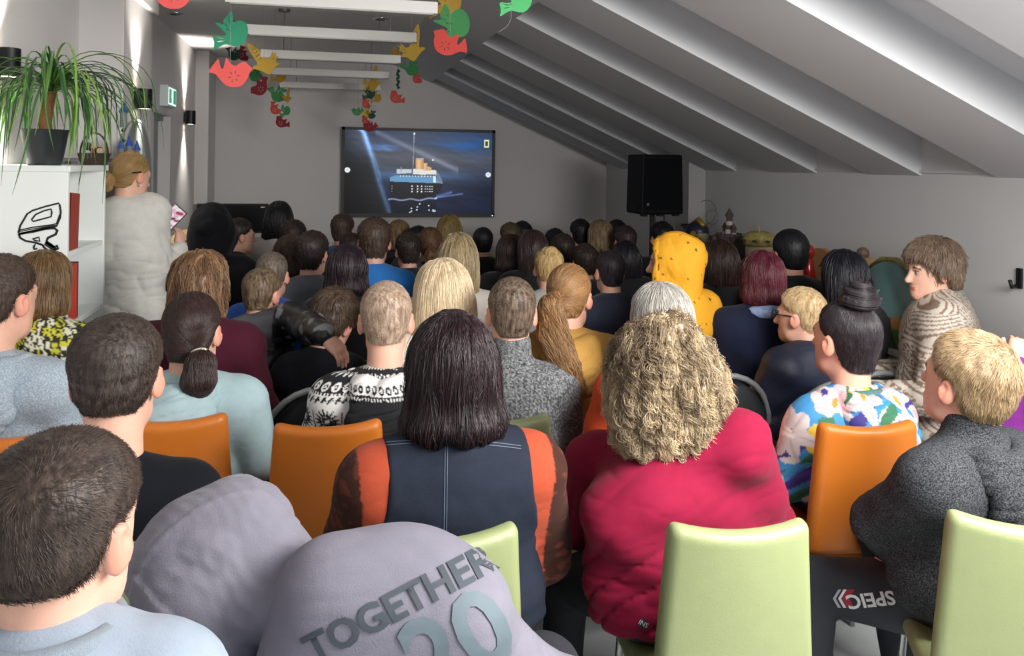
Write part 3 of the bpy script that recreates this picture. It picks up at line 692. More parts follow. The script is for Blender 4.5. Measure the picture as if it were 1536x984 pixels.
def sconce(x, y, z, lab):
    e = empty('wall_sconce', (x, y, z), 0, lab, 'light', 'black up-and-down wall sconces')
    h = MB().lathe([(.037, -.056), (.040, -.056), (.040, .056), (.037, .056), (.035, .04), (.035, -.04)], 24, (.050, 0, 0), caps=False); h.build('shade', M_BLK, e, smooth=False, auto=True)
    MB().box((0, -.03, -.04), (.03, .03, .04)).build('bracket', M_BLK, e)
    for s in (-1, 1): MB().lathe([(.036, -.002), (.036, .002)], 20, (.050, 0, s * .052)).build('bulb', mat('sconce_bulb', '#fff2dc', emit='#ffeed8', estr=9), e)
    for s in (-1, 1):
        d = bpy.data.lights.new('sconce_beam', 'SPOT'); d.energy = 42; d.color = (1, .93, .84); d.spot_size = radians(80); d.spot_blend = 1.0; d.shadow_soft_size = .04
        o = bpy.data.objects.new('sconce_beam', d); C.objects.link(o); o.parent = e; o.location = (.050, 0, s * .066); o.rotation_euler = (0 if s < 0 else pi, 0, 0); o.rotation_euler[1] = -.0
sconce(-1.27, 3.50, 2.07, 'black cylindrical wall sconce behind the potted palm')
sconce(-1.05, 4.82, 2.035, 'black cylindrical wall sconce above the arched grey board')
sconce(-1.15, 7.0, 2.045, 'black cylindrical wall sconce beyond the exit sign')
# exit sign
p = on_x(246, 145, -1.15); e = empty('exit_sign', (-1.15, p[1], p[2]), 0, 'lit white and green emergency exit sign above the grey door', 'sign')
MB().box((0, -.15, -.075), (.055, .15, .075)).build('housing', mat('sign_white', '#dfe6e6', rough=.4), e, bevel=.004)
MB().box((.055, -.135, -.06), (.058, .135, .06)).build('panel', mat('sign_panel', '#e8fff6', emit='#d8fff0', estr=1.1), e)
g = MB(); g.box((.058, -.125, -.05), (.0595, -.05, .05)); g.box((.058, .03, -.05), (.0595, .12, .05)); g.build('pictogram_field', mat('sign_green', '#1d9a68', emit='#27b57e', estr=.5), e)
g = MB(); g.tube([(.06, -.09, .025), (.06, -.085, -.01), (.06, -.105, -.04)], .006, 5); g.tube([(.06, -.085, -.01), (.06, -.065, -.04)], .006, 5); g.ball((.06, -.083, .038), .008); g.tube([(.06, -.105, .005), (.06, -.065, .012)], .005, 5); g.build('running_figure', mat('sign_white', '#dfe6e6'), e)

# ------------------------------------------------------------------ wall TV
tl, br_ = on_y(513, 190, YF - .07), on_y(741, 324, YF - .07); tw, th_ = br_[0] - tl[0], tl[2] - br_[2]
tvx, tvz = (tl[0] + br_[0]) / 2, (tl[2] + br_[2]) / 2
tv = empty('wall_tv', (tvx, YF, tvz), 0, 'large wall TV showing a dark steamship in front of an iceberg', 'TV')
b = .028; y0, y1 = -.085, -.02
MB().box((-tw / 2, y0, -th_ / 2 - .01), (tw / 2, y1, -th_ / 2 + b)).box((-tw / 2, y0, th_ / 2 - b), (tw / 2, y1, th_ / 2)).box((-tw / 2, y0, -th_ / 2), (-tw / 2 + b, y1, th_ / 2)).box((tw / 2 - b, y0, -th_ / 2), (tw / 2, y1, th_ / 2)).build('bezel', M_BLK, tv)
MB().box((-tw / 2 + .01, -.06, -th_ / 2 + .01), (tw / 2 - .01, -.015, th_ / 2 - .01)).box((-.3, -.02, -.2), (.3, 0, .2)).build('back_housing', M_BLK, tv)
MB().ball((tw / 2 - .02, y0 - .001, -th_ / 2 + .006), .007).build('standby_light', mat('standby', '#9ab4ff', emit='#9ab4ff', estr=2.5), tv)
def tv_picture(nx=300, ny=170):
    xs, ys = np.meshgrid(np.linspace(160, 1350, nx), np.linspace(78, 772, ny)); c = np.zeros((ny, nx, 3), f32); P_ = lambda *a: np.array(a, f32)
    pn = np.stack([xs / 1000, ys / 1000, 0 * xs], -1).reshape(-1, 3).astype(f32)
    nz = wnoise(pn * V3(1, 2.5, 1), 5, 2).reshape(ny, nx); nz2 = wnoise(pn * V3(1, 3, 1), 13, 6).reshape(ny, nx)
    t = np.clip((ys - 78) / 690, 0, 1)
    sky = P_(62, 74, 98) + (P_(88, 92, 104) - P_(62, 74, 98)) * np.exp(-((t - .32) / .16) ** 2)[..., None]
    low = P_(30, 40, 66); k = sstep(t, .45, .8)[..., None]; c = sky * (1 - k) + low * k
    bl = (np.exp(-((xs - 1120) / 260) ** 2 - ((ys - 190 - nz * 60) / 75) ** 2))[..., None]; c = c * (1 - .75 * bl) + P_(38, 104, 178) * .75 * bl
    bl2 = (np.exp(-((xs - 470) / 110) ** 2 - ((ys - 220 - nz2 * 30) / 30) ** 2))[..., None]; c = c + P_(20, 50, 85) * bl2
    c = c + (nz * 9 + nz2 * 7)[..., None] * P_(.8, .9, 1.1)
    hz_ = np.exp(-((ys - 455) / 34) ** 2)[..., None] * sstep(np.abs(xs - 700), 620, 200)[..., None]; c = c + P_(18, 36, 48) * hz_
    bx = (ys - 100) - (xs - 420) * .47; beam = np.exp(-(bx / 24) ** 2) * (xs > 400) * (xs < 1070); c = c + P_(48, 46, 46) * beam[..., None]
    ex = np.interp(ys, [78, 100, 330, 500, 770], [300, 325, 400, 445, 535]); ice = xs < ex; dk = np.clip((ex - xs) / 240, 0, 1)
    icec = P_(96, 108, 128)[None, None] * (1 - dk[..., None] * .55) * (1 - .62 * sstep(t, .15, .5))[..., None] + (nz2 * 8)[..., None]
    c = np.where(ice[..., None], icec, c)
    edge = np.exp(-((xs - ex + 14) / 22) ** 2) * (1 - .5 * t); c = c + P_(78, 112, 150) * edge[..., None]
    def poly(pts, col):
        n = len(pts); ins = np.zeros(xs.shape, bool)
        for i in range(n):
            (xa, ya), (xb, yb) = pts[i], pts[(i + 1) % n]
            if ya != yb:
                m = ((ya > ys) != (yb > ys)) & (xs < (xb - xa) * (ys - ya) / (yb - ya) + xa); ins ^= m
        c[ins] = col; return ins
    poly([(520, 500), (945, 515), (930, 570), (880, 625), (720, 655), (540, 650), (516, 560)], (26, 27, 34))
    poly([(520, 470), (560, 452), (870, 462), (945, 518), (520, 504)], (112, 160, 198))
    poly([(868, 455), (885, 450), (885, 512), (868, 508)], (225, 240, 250)); poly([(880, 420), (905, 425), (942, 500), (940, 520), (900, 490)], (120, 140, 160))
    poly([(570, 402), (690, 402), (690, 432), (585, 440), (572, 436)], (196, 208, 214)); poly([(700, 395), (780, 395), (890, 408), (890, 440), (700, 448)], (224, 226, 220)); poly([(585, 440), (880, 446), (885, 456), (585, 452)], (90, 100, 116))
    for x_ in range(600, 880, 24): poly([(x_, 452), (x_ + 9, 452), (x_ + 9, 461), (x_, 461)], (232, 238, 240))
    for (xa, xb, ya, yb) in ((725, 785, 314, 400), (785, 818, 346, 410), (818, 838, 374, 410), (838, 852, 384, 410)):
        f_ = poly([(xa, ya), (xb, ya), (xb, yb), (xa, yb)], (228, 172, 124)); sh = np.clip((xs - xa) / (xb - xa), 0, 1); c[f_] = (P_(240, 196, 150) * (1 - .4 * np.abs(sh - .4))[..., None])[f_]
    poly([(725, 306), (785, 306), (785, 318), (725, 318)], (190, 170, 160))
    poly([(705, 100), (711, 100), (703, 460), (698, 460)], (150, 160, 172)); poly([(604, 380), (612, 380), (612, 420), (604, 420)], (140, 150, 160))
    for x_ in (537, 696, 740, 773, 802, 818, 836, 848, 860):
        rr = 6 if 690 < x_ < 780 else 4
        for y_ in (543, 565, 587): c[(xs - x_) ** 2 + (ys - y_) ** 2 < rr * rr] = (235, 240, 245) if x_ > 600 else (150, 165, 180)
    wy = 655 - ((xs - 720) / 220) ** 2 * 24 * (xs > 720) + 6 * np.sin(xs / 23); wk = np.exp(-((ys - wy) / 7) ** 2) * (xs > 510) * (xs < 900); c += P_(150, 150, 160) * wk[..., None] * .9
    wk2 = np.exp(-((ys - (640 - (xs - 880) * .16)) / 8) ** 2) * (xs > 880) * (xs < 1110); c += P_(70, 82, 105) * wk2[..., None]
    wk3 = np.exp(-((ys - (625 - (xs - 900) * .28)) / 12) ** 2) * (xs > 890) * (xs < 1020); c += P_(60, 72, 95) * wk3[..., None]
    rf = (ys > 665) & (xs > 530) & (xs < 900); c[rf] *= .72
    rg = np.random.RandomState(5)
    for (x_, y_) in ((694, 728), (694, 752), (740, 716), (738, 740), (832, 705), (876, 748), (868, 742), (680, 762), (835, 742), (760, 690)): c[((xs - x_) / 6) ** 2 + ((ys - y_) / 6) ** 2 < 1] = (215, 225, 235)
    c[((xs - 876) / 16) ** 2 + ((ys - 750) / 8) ** 2 < 1] = (190, 205, 220)
    for x_, y_ in ((709, 101), (861, 320)): c[(xs - x_) ** 2 + (ys - y_) ** 2 < 60] = (240, 245, 250)
    for x_, y_ in ((187, 412), (1317, 440)): c[(xs - x_) ** 2 + (ys - y_) ** 2 < 460] = (232, 240, 246); c[(xs - x_) ** 2 + (ys - y_) ** 2 < 90] = (205, 216, 226)
    poly([(1279, 142), (1321, 142), (1321, 206), (1279, 206)], (240, 240, 190)); poly([(1288, 152), (1312, 152), (1312, 196), (1288, 196)], (70, 84, 96))
    c = (np.clip(c, 0, 255) / 255.0) ** 1.18 * 1.02; return np.where(c <= .04045, c / 12.92, ((c + .055) / 1.055) ** 2.4)
nx, ny = 300, 170; cc = tv_picture(nx, ny)
gx, gz = np.meshgrid(np.linspace(-tw / 2 + b - .004, tw / 2 - b + .004, nx), np.linspace(th_ / 2 - b + .004, -th_ / 2 + b - .004, ny))
Vv = np.stack([gx, np.full_like(gx, -.0635), gz], -1).reshape(-1, 3); ii = np.arange(nx * ny).reshape(ny, nx)
Ff = np.stack([ii[1:, :-1], ii[1:, 1:], ii[:-1, 1:], ii[:-1, :-1]], -1).reshape(-1, 4)
ms = bpy.data.materials.new('tv_screen'); ms.use_nodes = True; nt = ms.node_tree; bb = nt.nodes['Principled BSDF']; a_ = nt.nodes.new('ShaderNodeAttribute'); a_.attribute_name = 'Col'
bb.inputs['Base Color'].default_value = (.01, .01, .012, 1); bb.inputs['Roughness'].default_value = .3; bb.inputs['Specular IOR Level'].default_value = .15; nt.links.new(a_.outputs['Color'], bb.inputs['Emission Color']); bb.inputs['Emission Strength'].default_value = .95
obj('screen', mesh_np('screen', Vv, Ff, ms, False, cc.reshape(-1, 3)), tv)

# ------------------------------------------------------------------ chairs
M_CHROME = mat('chrome', '#c8c8c8'); M_TUBE = mat('grey_tube', '#9a9da0', rough=.35, metal=.35); M_PLAST = mat('chair_plastic', '#33373a', rough=.5, bump=.05)
M_GREEN = mat('green_leatherette', '#8c9569', rough=.42, bump=.12, bscale=500, var=.03, vscale=20); M_ORANGE = mat('orange_leatherette', '#cc7324', rough=.4, bump=.12, bscale=500, var=.03, vscale=20)
def _backf(p):
    z = p[:, 2] - .645; t = np.clip((p[:, 2] - .44) / .40, 0, 1)
    hw = .205 - .030 * t; y = p[:, 1] + .215 + .035 * (t - .2) - .9 * p[:, 0] ** 2 * (.4 + .6 * t); hz = .195 + .5 * p[:, 0] ** 2 * (z > 0)
    q = np.stack([np.abs(p[:, 0]) - hw + .024, np.abs(y) - .006, np.abs(z) - hz + .024], -1)
    return (np.sqrt((np.maximum(q, 0) ** 2).sum(1)) + np.minimum(q.max(1), 0) - .024).astype(f32)
def _seatf(p):
    q = np.stack([np.abs(p[:, 0]) - .185, np.abs(p[:, 1] - .005) - .185, np.abs(p[:, 2] - .435 + .12 * p[:, 1] ** 2) - .004], -1)
    return (np.sqrt((np.maximum(q, 0) ** 2).sum(1)) + np.minimum(q.max(1), 0) - .026).astype(f32)
bV, bQ = surface(_backf, (-.26, -.36, .38), (.26, -.08, .92), .0085); sV, sQ = surface(_seatf, (-.25, -.25, .36), (.25, .25, .49), .012)
_pm = {}
def padded_chair(pos, yaw, colour, lab):
    m = M_GREEN if colour == 'green' else M_ORANGE
    e = empty('padded_chair', pos, radians(yaw), lab, 'chair', 'padded %s chairs' % colour); e.scale = (.94, .94, 1.048)
    if colour not in _pm:
        legs = []
        for sx in (-1, 1):
            legs.append(MB().tube([(sx * .15, .13, .415), (sx * .19, .17, .40), (sx * .21, .20, .0)], .0115, 10).mesh('leg', M_CHROME, True)); legs.append(MB().tube([(sx * .15, -.13, .415), (sx * .19, -.17, .40), (sx * .21, -.23, .0)], .0115, 10).mesh('leg', M_CHROME, True))
        _pm[colour] = (mesh_np('backrest', bV, bQ, m), mesh_np('seat', sV, sQ, m), legs, MB().box((-.16, -.16, .395), (.16, .16, .412)).mesh('seat_plate', M_BLK))
    a, b2, legs, pl = _pm[colour]; obj('backrest', a, e); obj('seat', b2, e); obj('seat_plate', pl, e)
    for l in legs: obj('leg', l, e)
    return e
_fm = []
def frame_chair(pos, yaw, lab, sticker=False, group='round-backed metal frame chairs', k=1.0):
    if not _fm:
        arch = [(-.205, -.235, 0), (-.205, -.215, .45)] + [(-.205 * cos(pi * i / 14) if True else 0, -.215 - .035 * sin(pi * i / 14), .60 + .245 * sin(pi * i / 14) ** .8) for i in range(15)] + [(.205, -.215, .45), (.205, -.235, 0)]
        _fm.append(MB().tube(arch, .0125, 10).mesh('back_frame', M_TUBE, True))
        fr = MB()
        for sx in (-1, 1): fr.tube([(sx * .205, -.215, .43), (sx * .205, .19, .43), (sx * .205, .215, .40), (sx * .21, .225, 0)], .0115, 8)
        fr.tube([(-.205, .16, .425), (.205, .16, .425)], .010, 8); _fm.append(fr.mesh('leg_frame', M_TUBE, True))
        V = []; F = []; nr = 12
        for side in (-.010, .010):
            for i in range(nr + 1):
                z = .47 + .355 * i / nr; hw = .185 if z < .6 else .185 * sqrt(max(0.02, 1 - ((z - .6) / .232) ** 2))
                for j in range(9):
                    x = hw * (j / 4 - 1); y = -.222 - .03 * sin(min(1, max(0, (z - .5) / .3)) * pi / 2) + .6 * x * x + side; V.append((x, y, z))
        n1 = (nr + 1) * 9
        for sd in range(2):
            for i in range(nr):
                for j in range(8):
                    q = (sd * n1 + i * 9 + j, sd * n1 + i * 9 + j + 1, sd * n1 + (i + 1) * 9 + j + 1, sd * n1 + (i + 1) * 9 + j); F.append(q if sd == 0 else q[::-1])
        rim = [i * 9 for i in range(nr + 1)] + [nr * 9 + j for j in range(1, 9)] + [i * 9 + 8 for i in range(nr - 1, -1, -1)] + [j for j in range(7, 0, -1)]
        for i in range(len(rim)):
            a, c = rim[i], rim[(i + 1) % len(rim)]; F.append((a, a + n1, c + n1, c))
        _fm.append(MB().add(V, F).mesh('back_panel', M_PLAST, True)); _fm.append(MB().box((-.19, -.19, .43), (.19, .20, .465)).mesh('seat', M_PLAST))
    e = empty('frame_chair', pos, radians(yaw), lab, 'chair', group); e.scale = (k, k, k)
    for n_, m_ in zip(('back_frame', 'leg_frame', 'back_panel', 'seat'), _fm): obj(n_, m_, e)
    if sticker:
        MB().box((.045, -.256, .60), (.125, -.2535, .635)).build('label_sticker', mat('paper_white', '#d8d8d6', rough=.6), e); MB().box((.06, -.256, .55), (.13, -.2535, .585)).build('label_sticker', mat('paper_white', '#d8d8d6'), e)
        MB().box((.10, -.258, .607), (.113, -.256, .617)).build('red_print', mat('red_print', '#9a2030'), e)
    return e
def chair_at(u, v, ztop, yaw, fn, *a, **k):
    p = on_z(u, v, ztop); R = rotm(radians(yaw)); b = p - R @ np.array([0, -.24, 0]); return fn((b[0], b[1], 0), yaw, *a, **k)
chair_at(180, 822, .88, 6, padded_chair, 'green', 'green padded chair behind the grey hood, under the black T-shirt person')
chair_at(673, 814, .88, 3, padded_chair, 'green', 'green padded chair of the denim vest woman, beside the lettered hoodie')
chair_at(1116, 800, .88, -7, padded_chair, 'green', 'green padded chair with full back in view, behind the crimson top woman')
chair_at(1545, 795, .88, -28, padded_chair, 'green', 'green padded chair behind the charcoal fleece, cut by the frame edge')
chair_at(10, 660, .88, 4, padded_chair, 'orange', 'orange padded chair of the person in a pale grey hoodie, cut by frame edge')
chair_at(256, 635, .88, 2, padded_chair, 'orange', 'orange padded chair between the black T-shirt and the ice blue hoodie')
chair_at(492, 643, .88, -2, padded_chair, 'orange', 'orange padded chair between the black-and-white patterned hoodie and the denim vest')
chair_at(752, 635, .88, -2, padded_chair, 'green', 'green padded chair behind the speckled grey turtleneck')
chair_at(1310, 643, .88, -5, padded_chair, 'orange', 'orange padded chair behind the floral hoodie')
for (u, v, yaw, lab, st) in ((388, 520, 8, 'dark frame chair behind the camouflage jacket boy', 0), (480, 582, 2, 'dark frame chair half hidden by the black-and-white patterned hoodie', 0), (905, 568, -4, 'dark frame chair at the back of the ochre hoodie, beside the curly hair', 0),
                         (1126, 512, -6, 'dark frame chair with wide grey arch behind the navy jacket boy with glasses', 0), (1088, 562, -4, 'dark frame chair with white stickers on its back, beside the curly hair', 1), (1424, 566, -8, 'dark frame chair of the paisley blouse woman', 0), (1090, 446, -4, 'dark frame chair in front of the burgundy-haired woman with blue scarf', 0), (742, 398, 0, 'dark frame chair with thin grey arch beside the dark-haired child in black', 0)):
    chair_at(u, v, .846, yaw, frame_chair, lab, bool(st))
# ------------------------------------------------------------------ bookcase with lettering, books, palm
M_SHELF = mat('bookcase_white', '#eef3f0', rough=.45)
bx0, bx1, by0, by1, bz = -1.255, -.955, 3.33, 3.86, 1.648
bc = empty('bookcase', ((bx0 + bx1) / 2, (by0 + by1) / 2, 0), 0, 'white bookcase with black outlined lettering on its end, under the palm', 'bookcase')
ox, oy = (bx0 + bx1) / 2, (by0 + by1) / 2
def bbx(n, lo, hi, m=M_SHELF, bev=.002): return MB().box([lo[0] - ox, lo[1] - oy, lo[2]], [hi[0] - ox, hi[1] - oy, hi[2]]).build(n, m, bc, bevel=bev)
endp = bbx('side_panel', (bx0, by0, 0), (bx1, by0 + .022, bz)); bbx('side_panel', (bx0, by1 - .022, 0), (bx1, by1, bz)); bbx('back_panel', (bx0, by0, 0), (bx0 + .012, by1, bz))
bbx('top_panel', (bx0 - .005, by0 - .005, bz - .002), (bx1 + .008, by1 + .008, bz + .022))
for z in (.05, .44, .76, 1.06, 1.34): bbx('shelf_board', (bx0 + .012, by0 + .022, z - .02), (bx1 - .004, by1 - .022, z))
# lettering, traced as ribbons standing a hair proud of the panel
def pp(x, y): q = on_y(x / 3.643, 230 + y / 3.643, by0); return (q[0] - ox, by0 - oy - .001, q[2])
let = MB()
def ribbon(pts, wd, close=False):
    wd = wd * 1.5
    P_ = [np.array(pp(*p)) for p in pts]; k = len(P_); V = []; F = []
    for i, p in enumerate(P_):
        a = P_[(i - 1) % k] if (close or i) else p; b = P_[(i + 1) % k] if (close or i < k - 1) else p; t = b - a; t /= np.linalg.norm(t) + 1e-9; n = np.array([-t[2], 0, t[0]])
        V += [p + n * wd + [0, -.0012, 0], p - n * wd + [0, -.0012, 0], p - n * wd, p + n * wd]
    for i in range(k if close else k - 1):
        j = (i + 1) % k
        for e in range(4): F.append((i * 4 + e, i * 4 + (e + 1) % 4, j * 4 + (e + 1) % 4, j * 4 + e))
    let.add(V, F)
ribbon([(102, 432), (112, 395), (150, 330), (180, 312), (250, 290), (322, 272), (328, 284), (333, 320), (330, 350), (310, 398), (230, 412), (105, 440)], .0021, True)
ribbon([(106, 420), (180, 404), (270, 392), (310, 384), (328, 335)], .0016); ribbon([(104, 428), (180, 413), (306, 392)], .0012)
ribbon([(174, 362), (196, 334), (240, 314), (280, 304), (284, 322), (280, 346), (235, 358), (182, 372)], .0019, True)
ribbon([(103, 440), (112, 462), (140, 478), (198, 488), (186, 508), (188, 524), (205, 520)], .0024); ribbon([(105, 440), (180, 428), (250, 412), (298, 408), (314, 422), (306, 442), (262, 462), (254, 486), (296, 512), (312, 504), (318, 520), (296, 530)], .0030)
ribbon([(178, 468), (214, 458), (219, 480), (192, 476)], .0019, True); ribbon([(250, 488), (280, 508), (300, 528)], .006); ribbon([(198, 488), (232, 500), (248, 520), (290, 545)], .0024)
ribbon([(110, 640), (150, 590), (230, 560), (300, 545), (318, 575), (260, 600), (180, 630), (150, 690), (120, 720)], .0024)
lo_ = let.build('lettering', mat('print_black', '#17181b', rough=.5), endp, loc=(0, 0, 0)); lo_['kind'] = 'stuff'
def book(x, y, z, w, h, dp, tilt, col, lab):
    e = empty('book', (x, y, z), 0, lab, 'book', 'books in the white bookcase'); e.rotation_euler = (tilt, 0, 0)
    m = mat('book_' + col.strip('#'), col, rough=.5)
    MB().box((-dp, 0, 0), (0, .003, h)).box((-dp, w - .003, 0), (0, w, h)).box((-.004, 0, 0), (0, w, h)).build('cover', m, e); MB().box((-dp + .004, .003, .004), (-.004, w - .003, h - .004)).build('pages', mat('paper', '#d9d3c2', rough=.8), e)
book(-.968, 3.395, 1.341, .115, .225, .03, -.08, '#9c3a2c', 'brick red book leaning on the upper shelf of the white bookcase')
book(-.985, 3.365, 1.341, .022, .09, .16, 0, '#d8b42c', 'small yellow book beside the leaning red book on the upper shelf')
book(-.968, 3.392, 1.061, .120, .22, .03, 0, '#c9402c', 'orange red book standing on the lower visible shelf of the bookcase')
book(-.972, 3.514, 1.061, .022, .222, .15, 0, '#3a3350', 'dark violet thin book beside the orange red book')
book(-.985, 3.36, 1.061, .018, .10, .16, 0, '#d8b42c', 'small yellow book beside the orange red book on the lower shelf')
# palm
pb = on_z(75, 249, bz + .022); pb = np.array([-1.065, 3.42, bz + .022])
palm = empty('potted_palm', pb, 0, 'ponytail palm in a dark glossy pot on the white bookcase', 'plant')
MB().lathe([(.055, 0), (.060, .004), (.082, .13), (.086, .138), (.080, .138), (.074, .12)], 28, caps=False).build('pot', mat('pot_dark', '#33393a', rough=.25), palm, smooth=False, auto=True)
MB().lathe([(.0, .122), (.076, .122)], 20, caps=False).lathe([(.001, .0), (.056, .0)], 20, caps=False).build('soil', mat('soil', '#3a2c22', rough=1), palm)
MB().tube([(.004, 0, .11), (.0, .0, .17), (.012, .0, .23), (.022, 0, .285)], [.026, .023, .019, .017], 12).build('trunk', mat('trunk_bark', '#9a7048', rough=.9, var=.35, vscale=60, stretch=(1, 1, 4), bump=.6, bscale=120), palm, smooth=True)
rg = random.Random(4); lm = [mat('leaf_green', '#42752f', rough=.4), mat('leaf_light_green', '#79a03c', rough=.4), mat('leaf_dark_green', '#274f28', rough=.4)]
def leaf_mesh(az, el, ln, w, drop):
    V = []; F = []; n = 14; p = np.array([.022, 0, .285]) + np.array([.01 * cos(az), .01 * sin(az), rg.uniform(0, .03)]); h = np.array([cos(az), sin(az), 0]); sd = np.array([-sin(az), cos(az), 0]); e = el
    wob = rg.uniform(-.5, .5)
    for i in range(n + 1):
        t = i / n; ww = w * min(1, 3.5 * (1 - t) + .08) * min(1, .5 + 4 * t)
        nn = np.array([0, 0, 1]) * cos(e) - h * sin(e)
        V += [p - sd * ww + nn * ww * .5, p - nn * .0008, p + sd * ww + nn * ww * .5]; 
        e2 = el - (el + 1.50) * min(1, (t / drop)) ** 1.15; e = e2; st = ln / n
        p = p + st * (h * cos(e) + np.array([0, 0, 1]) * sin(e)) + sd * wob * st * t * .6
    for i in range(n):
        for j in (0, 1): F.append((i * 3 + j, i * 3 + j + 1, i * 3 + j + 4, i * 3 + j + 3))
    return V, F
for k in range(150):
    az = rg.uniform(0, 2 * pi); el = rg.uniform(.1, 1.45); ln = rg.uniform(.30, .50) if rg.random() < .75 else rg.uniform(.45, .62)
    V, F = leaf_mesh(az, el, ln, rg.uniform(.0028, .005), rg.uniform(.40, .85))
    if min(v[0] for v in V) + pb[0] < -1.262: V = [(max(v[0], -1.262 - pb[0] + .002), v[1], v[2]) for v in V]
    MB().add(V, F).build('leaf', lm[0 if k % 5 < 3 else (1 if k % 5 == 3 else 2)], palm, smooth=True)
# flower basket, grey cabinet, castle, board
cb = empty('low_cabinet', (-1.14, 4.12, 0), 0, 'plain grey cabinet standing behind the white bookcase', 'cabinet')
MB().box((-.12, -.22, 0), (.02, .22, 1.60)).build('body', mat('cabinet_grey', '#77787a', rough=.6), cb); MB().box((-.125, -.225, 1.60), (.03, .225, 1.622)).build('top', mat('cabinet_grey', '#77787a'), cb); MB().box((.02, -.20, .1), (.03, .20, 1.55)).build('door', mat('cabinet_grey', '#77787a'), cb)
fb = empty('flower_basket', (-.985, 3.785, bz + .022), 0, 'dark wicker basket of red dried flowers behind the potted palm', 'basket')
MB().lathe([(.050, 0), (.066, .05), (.068, .052), (.055, .045)], 18, caps=False).lathe([(.001, .002), (.045, .002)], 18, caps=False).build('basket', mat('wicker_dark', '#3a2a22', rough=.8, bump=.8, bscale=150), fb, smooth=True)
MB().tube([(.055 * cos(t), 0, .05 + .09 * sin(t)) for t in np.linspace(0, pi, 14)], .004, 6).build('handle', mat('wicker_dark', '#3a2a22'), fb, smooth=True)
for k in range(9):
    a = k * 2.4; r = .042 * sqrt(k / 9); MB().ball((r * cos(a), r * sin(a), .06 + .03 * ((k * 7) % 5) / 5), .015, 8, 6).build('flower', mat(('dried_red', 'dried_dark', 'dried_cream')[k % 3], ('#8c2436', '#3c1c22', '#b9a58c')[k % 3], rough=.8), fb, smooth=True)
def tower(parent, x, y, z, r, h, rc, hc, body, roof):
    MB().lathe([(r, 0), (r, h), (r * 1.12, h), (r * 1.12, h + .006)], 12, (x, y, z)).build('tower', body, parent); MB().lathe([(rc, 0), (.001, hc)], 12, (x, y, z + h + .004)).build('roof', roof, parent)
mb_, mr_ = mat('toy_castle_wall', '#7d7f86', rough=.7), mat('toy_blue', '#2a4fae', rough=.5)
ws = empty('wall_shelf', (-1.27, 4.365, 1.70), 0, 'small grey wall shelf under the toy castle', 'shelf'); MB().box((0, -.065, -.018), (.35, .065, 0)).build('board', mat('cabinet_grey', '#77787a'), ws); MB().box((0, -.05, -.12), (.015, .05, -.018)).build('bracket', mat('cabinet_grey', '#77787a'), ws)
cs = empty('toy_castle', (-.975, 4.365, 1.70), 0, 'small toy castle with blue cone roofs on the wall shelf', 'toy')
MB().box((-.035, -.045, 0), (.035, .045, .035)).build('base', mb_, cs)
for (x, y, h) in ((-.03, -.03, .045), (0, 0, .06), (.03, .03, .04)): tower(cs, x, y, 0, .014, h, .020, .050, mb_, mr_)
q = on_x(185, 182, -1.0)
hc = empty('hanging_ornament', (-1.0, q[1], q[2]), 0, 'hanging tower ornament with a blue cone roof above the toy castle', 'ornament')
tower(hc, 0, 0, -.03, .017, .07, .024, .05, mb_, mr_)
for k in range(5): MB().ball((0, .006 * (-1) ** k, -.045 - .026 * k), .011, 8, 6).build('bead', mat(('bead_dark', 'bead_grey')[k % 2], ('#2c2a30', '#8c8c90')[k % 2]), hc, smooth=True)
MB().tube([(0, 0, .08), (0, 0, ZC - q[2])], .0012, 5).tube([(0, 0, -.17), (0, 0, .0)], .0012, 5).build('cord', mat('wire', '#6a6a6a'), hc)
ab = empty('arched_board', (-1.045, 4.80, 0), 0, 'tall grey board with rounded top standing against the wall under the sconce', 'board')
V = []; n = 20; R_ = .36
prof = [(-R_, 0)] + [(-R_ * cos(t), 1.58 + .33 * sin(t)) for t in np.linspace(0, pi, n)] + [(R_, 0)]
k = len(prof); V = [(0, y, z) for y, z in prof] + [(.02, y, z) for y, z in prof]; F = [tuple(range(k))[::-1], tuple(range(k, 2 * k))] + [(i, (i + 1) % k, (i + 1) % k + k, i + k) for i in range(k)]
MB().add(V, F).build('board', mat('board_grey', '#85888a', rough=.4), ab); MB().tube([(.012, y, z) for y, z in prof], .011, 8).build('rim', mat('board_rim', '#a3a5a6', rough=.4), ab, smooth=True)
# ------------------------------------------------------------------ desk, monitor, keyboard
dk = empty('white_desk', (.02, 7.35, 0), 0, 'white desk against the far wall under the dark monitor', 'desk')
MB().box((-.95, -.28, .92), (.42, .30, .95)).build('top', M_WHITE, dk, bevel=.003)
for x in (-.93, .36): MB().box((x, -.26, 0), (x + .04, .28, .92)).build('leg_panel', M_WHITE, dk)
MB().box((-.9, .24, .3), (.36, .26, .92)).build('back_panel', M_WHITE, dk)
mp_ = at(352, 348, 7.2); mz = at(352, 306, 7.2)[2]
mo = empty('monitor', (mp_[0], 7.42, .95), 0, 'wide dark monitor on the white desk beside the long-haired woman', 'monitor')
z0 = at(352, 349, 7.1)[2] - .95; z1 = at(352, 305, 7.1)[2] - .95
MB().box((-.30, -.02, z0), (.30, .02, z1)).build('housing', M_BLK, mo, bevel=.004); MB().box((-.288, -.0215, z0 + .014), (.288, -.02, z1 - .012)).build('screen', mat('dark_screen', '#0c0f16', rough=.25), mo)
MB().box((.235, -.0225, z1 - .035), (.27, -.0215, z1 - .024)).build('logo_patch', mat('paper_white', '#d8d8d6'), mo)
MB().tube([(0, .02, 0), (0, .03, z0 + .08)], .02, 8).box((-.12, -.08, 0), (.12, .1, .012)).build('stand', M_BLK, mo)
kb = empty('keyboard', (on_z(380, 362, .95)[0], 7.18, .95), .1, 'small black keyboard on the white desk', 'keyboard')
